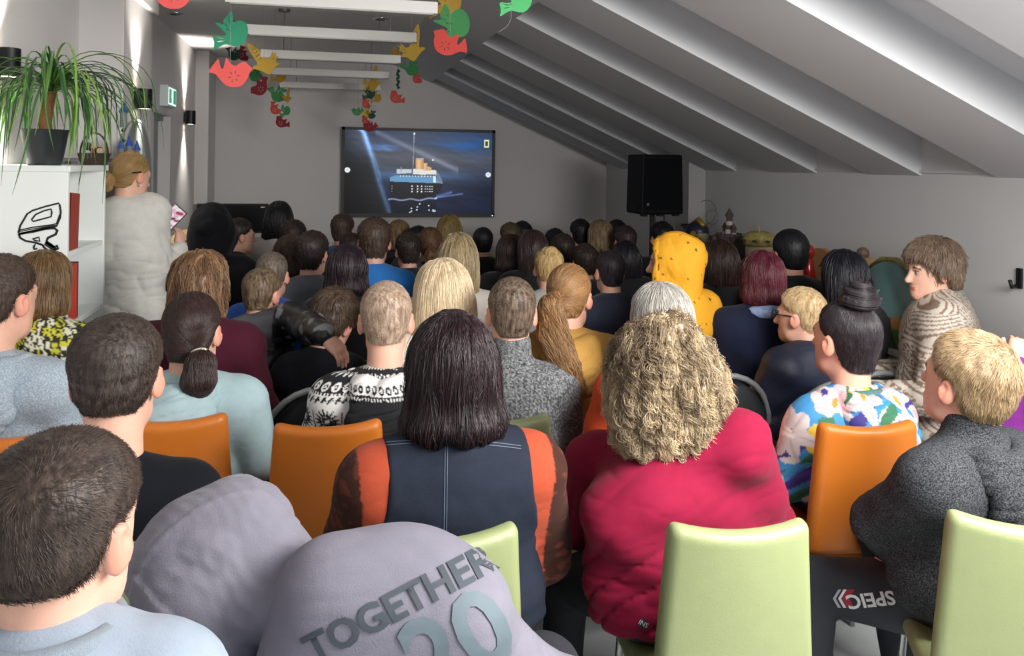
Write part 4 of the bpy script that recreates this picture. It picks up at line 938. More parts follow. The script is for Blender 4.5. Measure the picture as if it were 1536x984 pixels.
MB().box((-.2, -.07, 0), (.2, .07, .016)).build('case', M_BLK, kb, bevel=.004)
ky = MB()
for r in range(4):
    for c_ in range(12): ky.box((-.19 + c_ * .032, -.058 + r * .03, .016), (-.163 + c_ * .032, -.034 + r * .03, .021))
o = ky.build('keys', mat('key_grey', '#2a2b2e'), kb); o['kind'] = 'stuff'
# ------------------------------------------------------------------ loudspeaker on stand
sp_ = at(978, 320, 6.0); st_ = at(978, 232, 6.0)[2]
sk = empty('speaker_stand', (sp_[0], sp_[1], 0), 0, 'black tripod stand carrying the loudspeaker', 'stand')
MB().tube([(0, 0, .25), (0, 0, sp_[2] + .05)], .017, 10).build('pole', M_BLK, sk); MB().tube([(0, 0, .75), (0, 0, .83)], .027, 10).build('collar', M_BLK, sk)
for a in (.5, 2.6, 4.7): MB().tube([(.02 * cos(a), .02 * sin(a), .78), (.42 * cos(a) * .6, .42 * sin(a) * .6, .28), (.45 * cos(a) * .6, .45 * sin(a) * .6, 0.012)], .012, 8).build('leg', M_BLK, sk)
hsp = st_ - sp_[2]
spk = empty('loudspeaker', (sp_[0], sp_[1], sp_[2]), radians(8), 'black loudspeaker cabinet raised on a tripod stand near the rafters', 'loudspeaker')
MB().hexa([(-.18, -.15, 0), (.18, -.15, 0), (.14, .15, .0), (-.14, .15, .0), (-.17, -.145, hsp), (.17, -.145, hsp), (.13, .15, hsp), (-.13, .15, hsp)]).build('cabinet', mat('speaker_black', '#080a0e', rough=.6, spec=.2), spk, bevel=.015, seg=3)
MB().hexa([(-.165, -.157, .035), (.165, -.157, .035), (.165, -.145, .035), (-.165, -.145, .035), (-.157, -.152, hsp - .03), (.157, -.152, hsp - .03), (.157, -.14, hsp - .03), (-.157, -.14, hsp - .03)]).build('grille', mat('grille_black', '#06080c', rough=.8, spec=.15), spk)
MB().ball((-.13, -.160, .075), .012, 8, 6).build('badge', mat('badge_grey', '#5c6068', rough=.3), spk)
for x in (-.15, 0, .15): MB().box((x * .9 - .02, -.13, -.014), (x * .9 + .02, -.09, .0)).build('foot', M_BLK, spk)
cbm = MB(); 
for dx, zz in ((.06, .45), (.14, .6)): cbm.tube([(dx, .06, .02), (dx + .012, .06, -.2), (dx + .03, .08, -zz), (dx + .03, .10, -1.0)], .005, 6)
cbm.build('cable', M_BLK, spk)
wr = MB()
for (cu_, cv_, ru, rv) in ((1060, 318, 14, 18), (1068, 326, 9, 11)):
    wr.tube([on_x(cu_ + ru * cos(t), cv_ + rv * sin(t), XR - .03) for t in np.linspace(.3, 2 * pi, 22)], .002, 5)
o = wr.build('loose_wire', mat('wire', '#6a6a6a')); props(o, 'thin loose wire loops hanging on the wall above the crafts', 'wire')
# ------------------------------------------------------------------ craft objects along the right wall
lw_ = empty('low_sideboard', (2.66, 4.7, 0), 0, 'white low sideboard along the wall carrying the craft objects', 'sideboard')
MB().box((-.08, -1.6, 0), (.19, 1.0, .84)).build('body', mat('sideboard_grey', '#a5a6a6', rough=.6), lw_); MB().box((-.10, -1.62, .84), (.20, 1.02, .87)).build('top', M_WHITE, lw_)
for y in (-1.2, -.4, .4): MB().box((-.095, y - .38, .04), (-.08, y + .38, .82)).build('door', mat('sideboard_grey', '#a5a6a6'), lw_)
ZT = .87
def craft(name, u, X, lab, cat): p = on_x(u, 400, X); return empty(name, (X, p[1], ZT), 0, lab, cat), on_x
def zat(u, v, X): return on_x(u, v, X)[2] - ZT
# helmet head
e, _ = craft('paper_bust', 1047, 2.66, 'craft figure wearing a blue and gold helmet beside the column', 'craft'); zt = zat(1047, 333, 2.66)
MB().lathe([(.09, 0), (.10, .12), (.06, zt * .5), (.05, zt - .2)], 14).build('body', mat('craft_grey', '#8d8a84', rough=.8), e, smooth=True)
MB().ball((0, 0, zt - .13), (.075, .095, .10)).build('face', mat('craft_cream', '#9c9078', rough=.8), e, smooth=True)
h_ = MB().ball((0, .02, zt - .07), (.085, .10, .075)); h_.hexa([(-.05, .04, zt - .09), (.05, .04, zt - .09), (.05, .20, zt - .04), (-.05, .20, zt - .04), (-.05, .04, zt - .07), (.05, .04, zt - .07), (.04, .22, zt - .03), (-.04, .22, zt - .03)]); h_.build('helmet', mat('helmet_blue', '#20263c', rough=.4), e, smooth=True)
for a in (-.7, 0, .7): MB().ball((-.08 * cos(a), -.07 + .05 * sin(a), zt - .10 + .02 * a), .028, 8, 6).build('ornament', mat('craft_gold', '#a88a3c', rough=.35, metal=.4), e, smooth=True)
MB().tube([(0, .09, zt - .02), (0, .0, zt + .02), (0, -.08, zt - .02)], .018, 8).build('crest', mat('craft_gold', '#a88a3c'), e, smooth=True)
# castle
e, _ = craft('castle_model', 1093, 2.66, 'dark castle model with striped minaret spires on the sideboard', 'craft'); zt = zat(1093, 312, 2.66); mc_, ms_ = mat('castle_brown', '#4b3f40', rough=.9, bump=.8, bscale=60), mat('castle_light', '#a9a49c', rough=.8)
MB().lathe([(.10, 0), (.095, zt - .33)], 16).build('tower_body', mat('castle_grey', '#5a5456', rough=.9, bump=.5, bscale=40), e)
MB().lathe([(.10, zt - .34), (.125, zt - .30), (.125, zt - .22), (.10, zt - .22), (.085, zt - .19), (.085, zt - .17)], 14, caps=False).build('battlement', mc_, e, smooth=False)
for k in range(10):
    a = k * pi / 5; MB().box((.115 * cos(a) - .014, .115 * sin(a) - .014, zt - .22), (.115 * cos(a) + .014, .115 * sin(a) + .014, zt - .19)).build('merlon', mc_, e)
for (y, r, h0, h1) in ((0, .032, zt - .2, zt), (-.065, .022, zt - .24, zt - .10), (.065, .022, zt - .24, zt - .10)):
    for j in range(5): 
        a, b2 = h0 + (h1 - h0) * .7 * j / 5, h0 + (h1 - h0) * .7 * (j + 1) / 5; MB().lathe([(r * (1 - .08 * j), a), (r * (1 - .08 * (j + 1)), b2)], 10, (0, y, 0)).build('spire_ring', (mc_, ms_)[j % 2], e)
    MB().lathe([(r * .75, h0 + (h1 - h0) * .7), (r * .9, h0 + (h1 - h0) * .76), (.002, h1)], 10, (0, y, 0)).build('spire_tip', mc_, e)
# basket head
e, _ = craft('woven_mask', 1138, 2.66, 'round woven straw basket with leaf decoration on a cream stand', 'craft'); zt = zat(1138, 347, 2.66)
MB().lathe([(.075, 0), (.085, zt - .10), (.088, zt - .08)], 16).build('stand', mat('craft_cream2', '#b7ab8c', rough=.8), e, smooth=True); MB().lathe([(.095, zt - .09), (.105, zt - .05), (.095, zt - .02), (.05, zt)], 18).build('lid', mat('straw', '#93864e', rough=.9, var=.5, vscale=45, bump=.8, bscale=90), e, smooth=True)
MB().tube([(0, .0, zt - .005), (0, .01, zt + .035)], [.012, .004], 8).build('knob', mat('straw', '#93864e'), e)
for k in range(8): a = k * pi / 4; MB().ball((.10 * cos(a), .10 * sin(a), zt - .055), (.02, .02, .009), 8, 5).build('leaf_ornament', mat('craft_dark_leaf', '#38391f', rough=.8), e, smooth=True)
# red figure
e, _ = craft('red_figurine', 1213, 2.62, 'glossy red figurine on a clay cone, beside the round clay plate', 'craft'); zt = zat(1213, 367, 2.62)
MB().lathe([(.075, 0), (.07, .1), (.035, zt - .22)], 14).build('cone', mat('clay', '#a0603a', rough=.8), e, smooth=True)
MB().ball((0, 0, zt - .04), (.032, .032, .042)).build('head', mat('red_glaze', '#8c1f1a', rough=.15), e, smooth=True); MB().lathe([(.02, zt - .24), (.045, zt - .20), (.03, zt - .13), (.024, zt - .09), (.014, zt - .07)], 14).build('torso', mat('red_glaze', '#8c1f1a'), e, smooth=True)
# clay plate
e, _ = craft('clay_plate', 1234, 2.74, 'round clay plate leaning behind the red figurine on a teal block', 'craft'); zt = zat(1234, 372, 2.74)
V = MB(); r = .16; cz = zt - r; ring = [(r * sin(t), r * cos(t)) for t in np.linspace(0, 2 * pi, 29)[:-1]]; k = len(ring)
V.add([(-.02, a, cz + b2) for a, b2 in ring] + [(.01, a, cz + b2) for a, b2 in ring], [tuple(range(k)), tuple(range(2 * k - 1, k - 1, -1))] + [(i, i + k, (i + 1) % k + k, (i + 1) % k) for i in range(k)]); V.build('plate', mat('clay_light', '#a9764a', rough=.7), e)
MB().box((-.08, -.15, 0), (.06, .17, max(.05, cz - r + .06))).build('block', mat('teal_block', '#2e5c66', rough=.6, var=.4, vscale=25), e)
# robot doll house
e, _ = craft('wooden_figure', 1294, 2.70, 'pale wooden box figure with a ball head on a grey cone', 'craft'); zt = zat(1294, 371, 2.70)
MB().lathe([(.12, 0), (.10, .12), (.085, zt - .24)], 16).build('cone', mat('craft_grey_dark', '#6a686c', rough=.8), e, smooth=True); MB().box((-.06, -.085, zt - .25), (.06, .085, zt - .07)).build('box_body', mat('plywood', '#b08e62', rough=.7, var=.15, vscale=20, stretch=(1, 1, 6)), e, bevel=.006)
MB().hexa([(-.055, -.075, zt - .07), (.055, -.075, zt - .07), (.055, .075, zt - .07), (-.055, .075, zt - .07), (-.03, -.045, zt - .05), (.03, -.045, zt - .05), (.03, .045, zt - .05), (-.03, .045, zt - .05)]).build('shoulders', mat('plywood', '#b08e62'), e)
MB().ball((0, 0, zt - .03), .032).build('head', mat('wood_dark', '#6a5344', rough=.5), e, smooth=True); MB().box((-.064, -.03, zt - .19), (-.059, .03, zt - .165)).build('mouth', mat('mouth_red', '#5c2c24'), e)
for s_ in (-1, 1): MB().ball((-.045, s_ * .07, zt - .065), .012, 8, 6).build('button', mat('wood_dark', '#6a5344'), e, smooth=True)
# painted dome
e, _ = craft('painted_dome', 1336, 2.60, 'large teal painted dome with white snowflake and houses on the sideboard', 'craft'); zt = zat(1336, 392, 2.60)
dv, dq = surface(lambda p: smax(ell((0, 0, zt - .22), (.09, .20, .22))(p), -p[:, 2] + .002, .01), (-.2, -.3, -.01), (.2, .3, zt + .05), .010)
c = np.tile(L3('#6d8f8c'), (len(dv), 1)); nn = wnoise(dv, 14, 2); c *= (1 + .2 * nn)[:, None]; low_ = dv[:, 2] < .17 + .05 * nn
c[low_] = L3('#a87c46'); c[(dv[:, 2] < .10)] = L3('#4c7a3a'); c[(dv[:, 2] < .12) & (dv[:, 1] > .08)] = L3('#35507c'); c[low_ & (np.abs(np.mod(dv[:, 1] * 16, 1) - .5) < .12)] = L3('#3c3028')
rr_ = np.hypot(dv[:, 1] - .0, dv[:, 2] - (zt - .17)); an_ = np.arctan2(dv[:, 2] - (zt - .17), dv[:, 1]); c[(rr_ < .05) & (np.abs(np.mod(an_ / (pi / 3) + .5, 1) - .5) * rr_ < .006)] = L3('#e4ecec')
obj('dome', mesh_np('dome', dv, dq, mat('painted', attr='Col', rough=.4), True, c), e)
MB().tube([(0, -.14, zt - .03), (0, -.05, zt + .012), (0, .06, zt + .005), (0, .15, zt - .05)], .012, 8).build('rim_cord', mat('straw', '#93864e'), e, smooth=True)
# wall hook at the frame edge
p = on_x(1531, 420, XR); e = empty('coat_hook', (XR, p[1], p[2]), 0, 'small black hook on the grey wall at the frame edge', 'hook'); MB().box((-.012, -.012, -.035), (0, .012, .05)).build('plate', M_BLK, e); MB().tube([(-.01, 0, -.02), (-.045, 0, -.03), (-.055, 0, .0)], .008, 8).build('peg', M_BLK, e, smooth=True)

# ------------------------------------------------------------------ paper birds on threads
def tr(pts, n=3):   # smooth closed outline (Chaikin)
    P_ = [np.array(p, float) for p in pts]
    for _ in range(n): P_ = [q for i in range(len(P_)) for q in (P_[i] * .75 + P_[(i + 1) % len(P_)] * .25, P_[i] * .25 + P_[(i + 1) % len(P_)] * .75)]
    return P_
def petal(c, a, l0, l1, w): d = np.array([cos(a), sin(a)]); n = np.array([-d[1], d[0]]); c = np.array(c, float); return [c + d * l0, c + d * (l0 + l1) / 2 + n * w, c + d * l1, c + d * (l0 + l1) / 2 - n * w]
def star(c, k, l0, l1, w): return [petal(c, 2 * pi * i / k + .2, l0, l1, w) for i in range(k)]
RED = ([tr([(-.5, 0), (-.355, .207), (-.27, .30), (-.25, .29), (-.217, .12), (-.16, .06), (-.114, .24), (-.085, .34), (-.06, .31), (.007, .207), (.11, .138), (.23, .224), (.334, .26), (.42, .17), (.52, .09), (.438, .01), (.386, -.155), (.266, -.293), (.128, -.33), (-.045, -.31), (-.166, -.224), (-.27, -.086), (-.355, -.017)], 1)], star((.09, -.086), 6, .045, .150, .014))
DOVE = ([tr([(-.514, -.10), (-.26, -.14), (-.11, -.10), (-.19, -.01), (-.30, .10), (-.45, .25), (-.30, .22), (-.19, .18), (-.22, .30), (-.10, .44), (.0, .56), (.03, .54), (.08, .40), (.04, .24), (.14, .27), (.238, .32), (.40, .27), (.48, .12), (.48, -.12), (.38, -.31), (.238, -.414), (.048, -.405), (-.143, -.35), (-.333, -.452), (-.49, -.57), (-.44, -.36)], 1)],
        [petal((-.12, -.22), 2.95, .02, .30, .015), petal((-.14, -.26), 3.3, .02, .26, .013), petal((-.10, -.17), 3.05, .0, .12, .012), petal((.0, .0), 2.6, .02, .20, .016), petal((-.04, .06), 2.3, .04, .24, .014), petal((.02, .12), 1.9, .05, .30, .013), petal((.05, .0), 2.9, .0, .14, .014)])
LEAF = ([tr([(.52, -.11), (.42, -.04), (.33, -.08), (.27, -.02), (.29, .18), (.31, .50), (.25, .78), (.23, .77), (.11, .60), (-.01, .30), (-.04, .0), (-.15, -.10), (-.28, -.02), (-.40, .09), (-.36, -.06), (-.50, .02), (-.38, -.14), (-.48, -.18), (-.26, -.26), (-.42, -.44), (-.14, -.42), (.02, -.56), (.12, -.57), (.26, -.36), (.40, -.19)], 1)],
        [petal((.135, .03 + .13 * i), a, .015, .105, .020) for i in range(4) for a in (.75, 2.4)] + [petal((-.16, -.19), 2.95, .02, .18, .012), petal((-.14, -.24), 3.4, .02, .16, .012), petal((-.14, -.14), 2.5, .03, .17, .010)])
def bird_mesh(kind, name):
    cu = bpy.data.curves.new(name, 'CURVE'); cu.dimensions = '2D'; cu.fill_mode = 'BOTH'; cu.extrude = .004
    for loop in kind[0] + kind[1]:
        s = cu.splines.new('POLY'); s.points.add(len(loop) - 1)
        for p_, q in zip(s.points, loop): p_.co = (q[0], q[1], 0, 1)
        s.use_cyclic_u = True
    tmp = bpy.data.objects.new(name, cu); C.objects.link(tmp); dg = bpy.context.evaluated_depsgraph_get(); me = bpy.data.meshes.new_from_object(tmp.evaluated_get(dg)); bpy.data.objects.remove(tmp); me.materials.clear(); return me
_B = {'R': bird_mesh(RED, 'paper_body'), 'D': bird_mesh(DOVE, 'paper_body'), 'L': bird_mesh(LEAF, 'paper_body')}
BC = {'red': '#c9433c', 'coral': '#f0605c', 'teal': '#3fae84', 'green': '#3f8f52', 'dkgreen': '#1d4a36', 'dkred': '#8c2530', 'yellow': '#c8a23a', 'gold': '#b58e2c', 'lime': '#62d483', 'orange': '#cf5140'}
def bird(kind, u, v, wpx, col, size=.185, flip=0, rot=0, turn=0, lab='', squash=1.0):
    d = size * FPX / wpx
    while True:
        p = at(u, v, d)
        if d > 6.6 or p[2] > (min(ZC, zs(p[0])) - .14): d -= .1
        else: break
    size = wpx * d / FPX
    e = empty('paper_bird', p, YAW * -1 + radians(turn), lab, 'paper bird', 'coloured paper birds hung in garlands')
    me = _B[kind].copy(); me.materials.append(mat('card_' + col, BC[col], rough=.75))
    b_ = obj('paper_body', me, e); b_.rotation_euler = (pi / 2, radians(rot), 0); b_.scale = (size * (-1 if flip else 1), size * squash, .18)
    top = ZC if p[0] < XS else zs(p[0]) + (DZ if p[0] > X0 else 0)
    if top - p[2] > .05: MB().tube([(0, 0, .02), (0, 0, top - p[2])], .0007, 4).build('thread', mat('thread', '#9a9a98', rough=.6), e)
bird('R', 253, -14, 84, 'coral', lab='coral paper bird cut off by the top edge, nearest the wall sconces')
bird('D', 346, 47, 54, 'teal', lab='teal paper dove with spread wings above the coral bird')
bird('R', 345, 109, 67, 'coral', lab='large coral paper bird with star cut-out below the teal dove')
bird('D', 351, 80, 22, 'dkgreen', size=.16, rot=80, lab='dark green paper bird seen edgewise behind the teal dove')
bird('R', 364, 80, 26, 'dkred', size=.16, rot=70, lab='dark red paper bird seen edgewise between the teal dove and coral bird', turn=30)
bird('L', 396, 88, 44, 'yellow', rot=-30, flip=1, lab='yellow paper dove with pierced wing beside the coral bird')
bird('D', 383, 110, 26, 'green', size=.17, rot=60, lab='green paper bird half hidden behind the large coral bird')
bird('R', 391, 129, 36, 'dkred', flip=1, rot=-48, lab='dark red paper bird with star cut-out under the yellow dove')
bird('D', 418, 113, 24, 'gold', size=.17, rot=10, lab='golden paper bird just past the yellow dove')
bird('D', 417, 140, 27, 'green', size=.17, rot=70, lab='green paper bird in the middle of the shorter garland near the wall')
bird('L', 430, 144, 18, 'gold', size=.17, turn=50, lab='golden paper bird peeping out behind the mid green bird')
bird('R', 412, 162, 24, 'orange', size=.17, rot=55, lab='orange red paper bird turned downward in the cluster near the far wall')
bird('D', 427, 166, 18, 'green', size=.17, rot=-20, lab='small green paper bird beside the orange red bird')
bird('R', 424, 184, 26, 'dkred', size=.17, rot=35, lab='dark red paper bird at the lower end of the garland near the wall', flip=1)
bird('D', 668, 2, 50, 'yellow', lab='yellow paper bird cut off by the top edge above the green dove')
bird('D', 677, 36, 58, 'green', rot=-20, lab='green paper dove above the big red bird')
bird('R', 675, 66, 60, 'red', flip=1, rot=28, lab='big red paper bird with star cut-out below the green dove')
bird('D', 592, 80, 20, 'gold', size=.16, turn=40, lab='small golden paper bird beside the yellow pierced dove')
bird('L', 617, 68, 42, 'yellow', lab='yellow paper dove with leaf wing in the middle of the ceiling')
bird('D', 617, 101, 26, 'green', size=.17, rot=50, lab='green paper bird below the yellow leaf-wing dove')
bird('R', 625, 116, 22, 'red', size=.17, rot=60, lab='small red paper bird below the green bird in the middle garland')
bird('R', 596, 147, 28, 'orange', size=.17, rot=40, flip=1, lab='orange red paper bird hanging alone below the golden one')
bird('L', 557, 121, 30, 'yellow', size=.17, lab='yellow paper dove at the head of the garland in front of the TV')
bird('D', 553, 140, 20, 'dkgreen', size=.16, lab='dark green paper bird under the yellow one in the TV garland')
bird('D', 564, 146, 18, 'gold', size=.16, turn=30, lab='golden paper bird beside the dark green bird in the TV garland')
bird('R', 549, 154, 20, 'orange', size=.16, rot=70, lab='orange red paper bird in the middle of the TV garland')
bird('R', 537, 167, 20, 'green', size=.16, flip=1, lab='green paper bird sticking out beside the TV garland')
bird('L', 549, 167, 16, 'yellow', size=.16, lab='small yellow paper bird inside the TV garland')
bird('D', 557, 171, 15, 'dkgreen', size=.15, rot=60, lab='small dark green bird low in the TV garland')
bird('R', 548, 180, 18, 'red', size=.16, rot=50, lab='red paper bird low in the TV garland')
bird('R', 556, 190, 24, 'dkred', size=.17, flip=1, lab='dark red paper bird overlapping the upper edge of the TV')
bird('D', 774, -2, 50, 'lime', flip=0, lab='bright light green paper bird cut off by the top edge near the rafters')
tw_ = MB().tube([at(597 + 1.5 * sin(i * 1.9), 104 + i * 2.6, 6.0) for i in range(12)], [.008 + .006 * (i % 2) for i in range(12)], 6); tw_.tube([at(597, 104, 6.0), [at(597, 104, 6.0)[0], at(597, 104, 6.0)[1], ZC]], .001, 4); o = tw_.build('twisted_streamer', mat('card_dkgreen', BC['dkgreen'])); props(o, 'dark green twisted paper strip above the lone orange red bird', 'streamer')
cw = MB().tube([at(775, 4, 3.4), at(766, 14, 3.4), at(767, 26, 3.4), at(764, 34, 3.4), at(758, 42, 3.4), at(748, 48, 3.4)], .0012, 5); o = cw.build('loose_thread', mat('thread', '#9a9a98')); props(o, 'loose pale thread dangling under the bright light green bird', 'thread')
# ------------------------------------------------------------------ prints
def arc(pb): return (np.arctan2(pb[:, 0], -(pb[:, 1] - .02)) * .17 + pb[:, 0] * .35).astype(f32)
def cells(a, t, size, seed, jit=.8):
    """nearest jittered grid point in (a, t): distance, offset, cell id hash"""
    P_ = np.stack([a, t], 1) / size; I = np.floor(P_).astype(int); best = np.full(len(a), 9.0, f32); off = np.zeros((len(a), 2), f32); idh = np.zeros(len(a))
    for dx in (-1, 0, 1):
        for dy in (-1, 0, 1):
            J_ = I + [dx, dy]; h1 = np.modf(np.abs(np.sin(J_[:, 0] * 127.1 + J_[:, 1] * 311.7 + seed) * 43758.5453))[0]; h2 = np.modf(np.abs(np.sin(J_[:, 0] * 269.5 + J_[:, 1] * 183.3 + seed) * 43758.5453))[0]
            q = J_ + .5 + jit * (np.stack([h1, h2], 1) - .5) - P_; dd = np.hypot(q[:, 0], q[:, 1]); m = dd < best; best[m] = dd[m]; off[m] = -q[m]; idh[m] = np.modf(h1 * 7.3 + h2 * 3.1)[0][m]
    return best * size, off * size, idh
def solid(c): return lambda pb, v, ctx: np.tile(L3(c), (len(pb), 1))
def fairisle(pb, v, ctx):
    a = arc(pb); t = -pb[:, 2] + .155; blk, wht = L3('#15171c'), L3('#e2e2e0'); c = np.tile(blk, (len(a), 1))
    def setm(m, col): c[m] = col
    u_ = np.mod(a / .026, 1) - .5; w_ = np.mod(t / .022, 1) - .5; setm((t < .115) & (np.abs(w_ - .5 + 1.1 * np.abs(u_) + .25) < .16) & (np.abs(u_) < .32), wht)
    m = (t >= .115) & (t < .150); x = (np.mod(a / .036, 1) - .5) * .036; y = t - .134; r = np.hypot(x, y); setm(m & ((np.abs(r - .0105) < .0032) | (np.abs(y - np.abs(x) * .8 + .002) < .0022) & (r < .010)), wht)
    setm((t >= .150) & (t < .158) & (np.mod(a / .012, 1) < .5), wht); setm((t >= .158) & (t < .163), wht)
    m = (t >= .163) & (t < .183); zz = np.abs(np.mod(a / .022 + (t - .163) / .020 * .5, 1) - .5); setm(m & (zz > .2), wht); setm(m & (np.abs(t - .173) < .003) & (np.mod(a / .011, 1) < .5), blk)
    m = (t >= .183) & (t < .300); setm(m, wht); x = (np.mod(a / .098, 1) - .5) * .098; y = t - .243; r = np.hypot(x, y); th_ = np.arctan2(y, x); q = np.mod(th_ / (pi / 4), 1) - .5
    pet = (r < .044) & (r > .007) & (np.abs(np.abs(q) - .24) * r < .22 * np.minimum(r, .052 - r)); setm(m & pet, blk); setm(m & (np.abs(np.abs(x) - .049) < .0022) & (np.abs(y) < .032), blk)
    m = (t >= .300) & (t < .318); setm(m, wht); setm(m & (np.hypot((np.mod(a / .022, 1) - .5) * .022, t - .309) < .006), blk)
    m = t >= .318; y = np.mod(t - .318, .034) - .017; x = (np.mod(a / .030, 1) - .5) * .030; setm(m & (np.abs(np.hypot(x, y) - .009) < .003), wht); return c
def hood_isle(pb, v, ctx):
    c = np.tile(L3('#15161b'), (len(pb), 1)); m = (np.abs(pb[:, 0]) > .062) | (pb[:, 1] > -.07) ; a = arc(pb) + pb[:, 2] * .3; w_ = L3('#e0e0de'); t = pb[:, 2]
    rim = pb[:, 2] > .012; c[rim] = w_; r = np.hypot((np.mod(a / .030, 1) - .5) * .030, t - .028); c[rim & (np.abs(r - .008) < .003)] = L3('#15161b'); c[np.abs(t - .010) < .003] = L3('#15161b'); c[(np.abs(t - .004) < .004) & (np.mod(a / .012, 1) < .5)] = w_; return c
def paisley(pb, v, ctx):
    a = arc(pb); t = -pb[:, 2]; n = wnoise(pb, 9, 3) * .006; a = a + n; t = t - n; dark, lt = L3('#8a7462'), L3('#cfc6ba')
    d, o, h = cells(a, t, .150, 3.1); ang = h * 6.28; x = o[:, 0] * np.cos(ang) + o[:, 1] * np.sin(ang); y = -o[:, 0] * np.sin(ang) + o[:, 1] * np.cos(ang); tear = np.hypot(x * 1.0, y * 1.25 + x * x * 9) * (1 + 2.2 * np.maximum(0, x))
    rings = np.sin(2 * pi * tear / .0260) > -.3; c = np.where(rings[:, None], lt, dark)
    ctr = tear < .020; fl = np.sin(np.arctan2(y, x) * 6) * .005 + .012; c[ctr] = np.where((tear < fl)[ctr][:, None], dark, lt)
    dots = (np.abs(tear - .040) < .008); c[dots] = np.where((np.sin(np.arctan2(y, x) * 16) > .1)[dots][:, None], lt, dark); return (c * (1 + .06 * wnoise(pb, 5, 7))[:, None]).astype(f32)
def floral(pb, v, ctx):
    a = arc(pb) + .012 * wnoise(pb, 8, 4); t = -pb[:, 2] + .012 * wnoise(pb, 8, 9); c = np.tile(L3('#3b86bd'), (len(a), 1)); n1 = wnoise(pb, 9, 1); n2 = wnoise(pb, 13, 6); n3 = wnoise(pb, 11, 12)
    c[n2 > .20] = L3('#c9bfbd'); c[n3 > .40] = L3('#3a3080'); c[(n3 < -.36)] = L3('#2f6b4c'); c[n1 < -.40] = L3('#d9b43c'); 
    for seed, size, thr, pal in ((5.0, .19, .5, ('#cdc2c2', '#cca9b0', '#cfc8c3')), (9.2, .16, .35, ('#efa070', '#f0e6e2', '#e8b8c0'))):
        d, o, h = cells(a, t, size, seed); an = np.arctan2(o[:, 1], o[:, 0]); rr = size * (.34 + .10 * np.cos(an * 5 + h * 6)); m = (d < rr) & (h > thr); col = np.stack([L3(p) for p in pal])[(h * 97).astype(int) % 3]; sh = (1 - .28 * sstep(np.abs(np.mod(an * 5 / 6.283 + h, 1) - .5), .38, .5))[:, None]
        c[m] = (col * sh)[m]; ce = m & (d < size * .075); c[ce] = L3('#a8842c')
    return c.astype(f32)
def animal(pb, v, ctx):
    a = arc(pb); t = -pb[:, 2]; d, o, h = cells(a, t, .030, 2.2); c = np.where((h > .5)[:, None], L3('#c3c23a'), L3('#d9dac0')); d2, o2, h2 = cells(a + .004, t, .026, 7.7, 1.0); c[(d2 < .0092) & (h2 > .3)] = L3('#20211a'); c[np.abs(d - .014) < .0025] = L3('#23241c'); return c.astype(f32)
def speck(base, dark='#2a2116', n=150, seed=3):
    def f(pb, v, ctx):
        c = np.tile(L3(base), (len(pb), 1)); rg_ = np.random.RandomState(seed); k = rg_.randint(0, len(pb), n)
        for i in k: q = pb - pb[i]; dd = np.linalg.norm(q * (1 + .6 * rg_.rand(3)), axis=1); c[dd < rg_.uniform(.003, .0085)] = L3(dark)
        return c
    return f
def camo(pb, v, ctx):
    c = np.tile(L3('#15161b'), (len(pb), 1)); n = wnoise(pb * V3(1, 1, 1.6), 14, 5); c[n > .34] = L3('#85878b'); c[(n < -.42)] = L3('#3a3c42'); c[(pb[:, 2] > -.055) & (np.abs(pb[:, 0]) < .11) & (pb[:, 1] < .06)] = L3('#595a61'); return c
def darkprint(base, dots, size=.03, r=.006):
    def f(pb, v, ctx):
        a = arc(pb); t = -pb[:, 2]; d, o, h = cells(a, t, size, 1.3); c = np.tile(L3(base), (len(pb), 1)); c[d < r * (.6 + h)] = L3(dots); return c
    return f
def knit(pb, v, ctx):
    a = arc(pb); t = -pb[:, 2]; rg_ = np.random.RandomState(2); row = np.mod(t / .012, 1); k = .5 + .5 * np.sin(2 * pi * (a / .010 + np.abs(row - .5))); n = rg_.rand(len(a)); m = np.clip(.30 * k + .75 * n * n, 0, 1)[:, None]; return (L3('#1f2124') * (1 - m) + L3('#a5a8ab') * m).astype(f32)
def vestwear(pb, v, ctx):
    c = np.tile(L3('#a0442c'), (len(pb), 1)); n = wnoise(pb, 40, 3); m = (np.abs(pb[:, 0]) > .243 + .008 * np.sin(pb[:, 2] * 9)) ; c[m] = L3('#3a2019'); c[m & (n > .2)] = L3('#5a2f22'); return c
def heather(a_, b_, amt=.5, seed=1):
    def f(pb, v, ctx): r = np.random.RandomState(seed).rand(len(pb), 1) ** 1.5 * amt; return (L3(a_) * (1 - r) + L3(b_) * r).astype(f32)
    return f
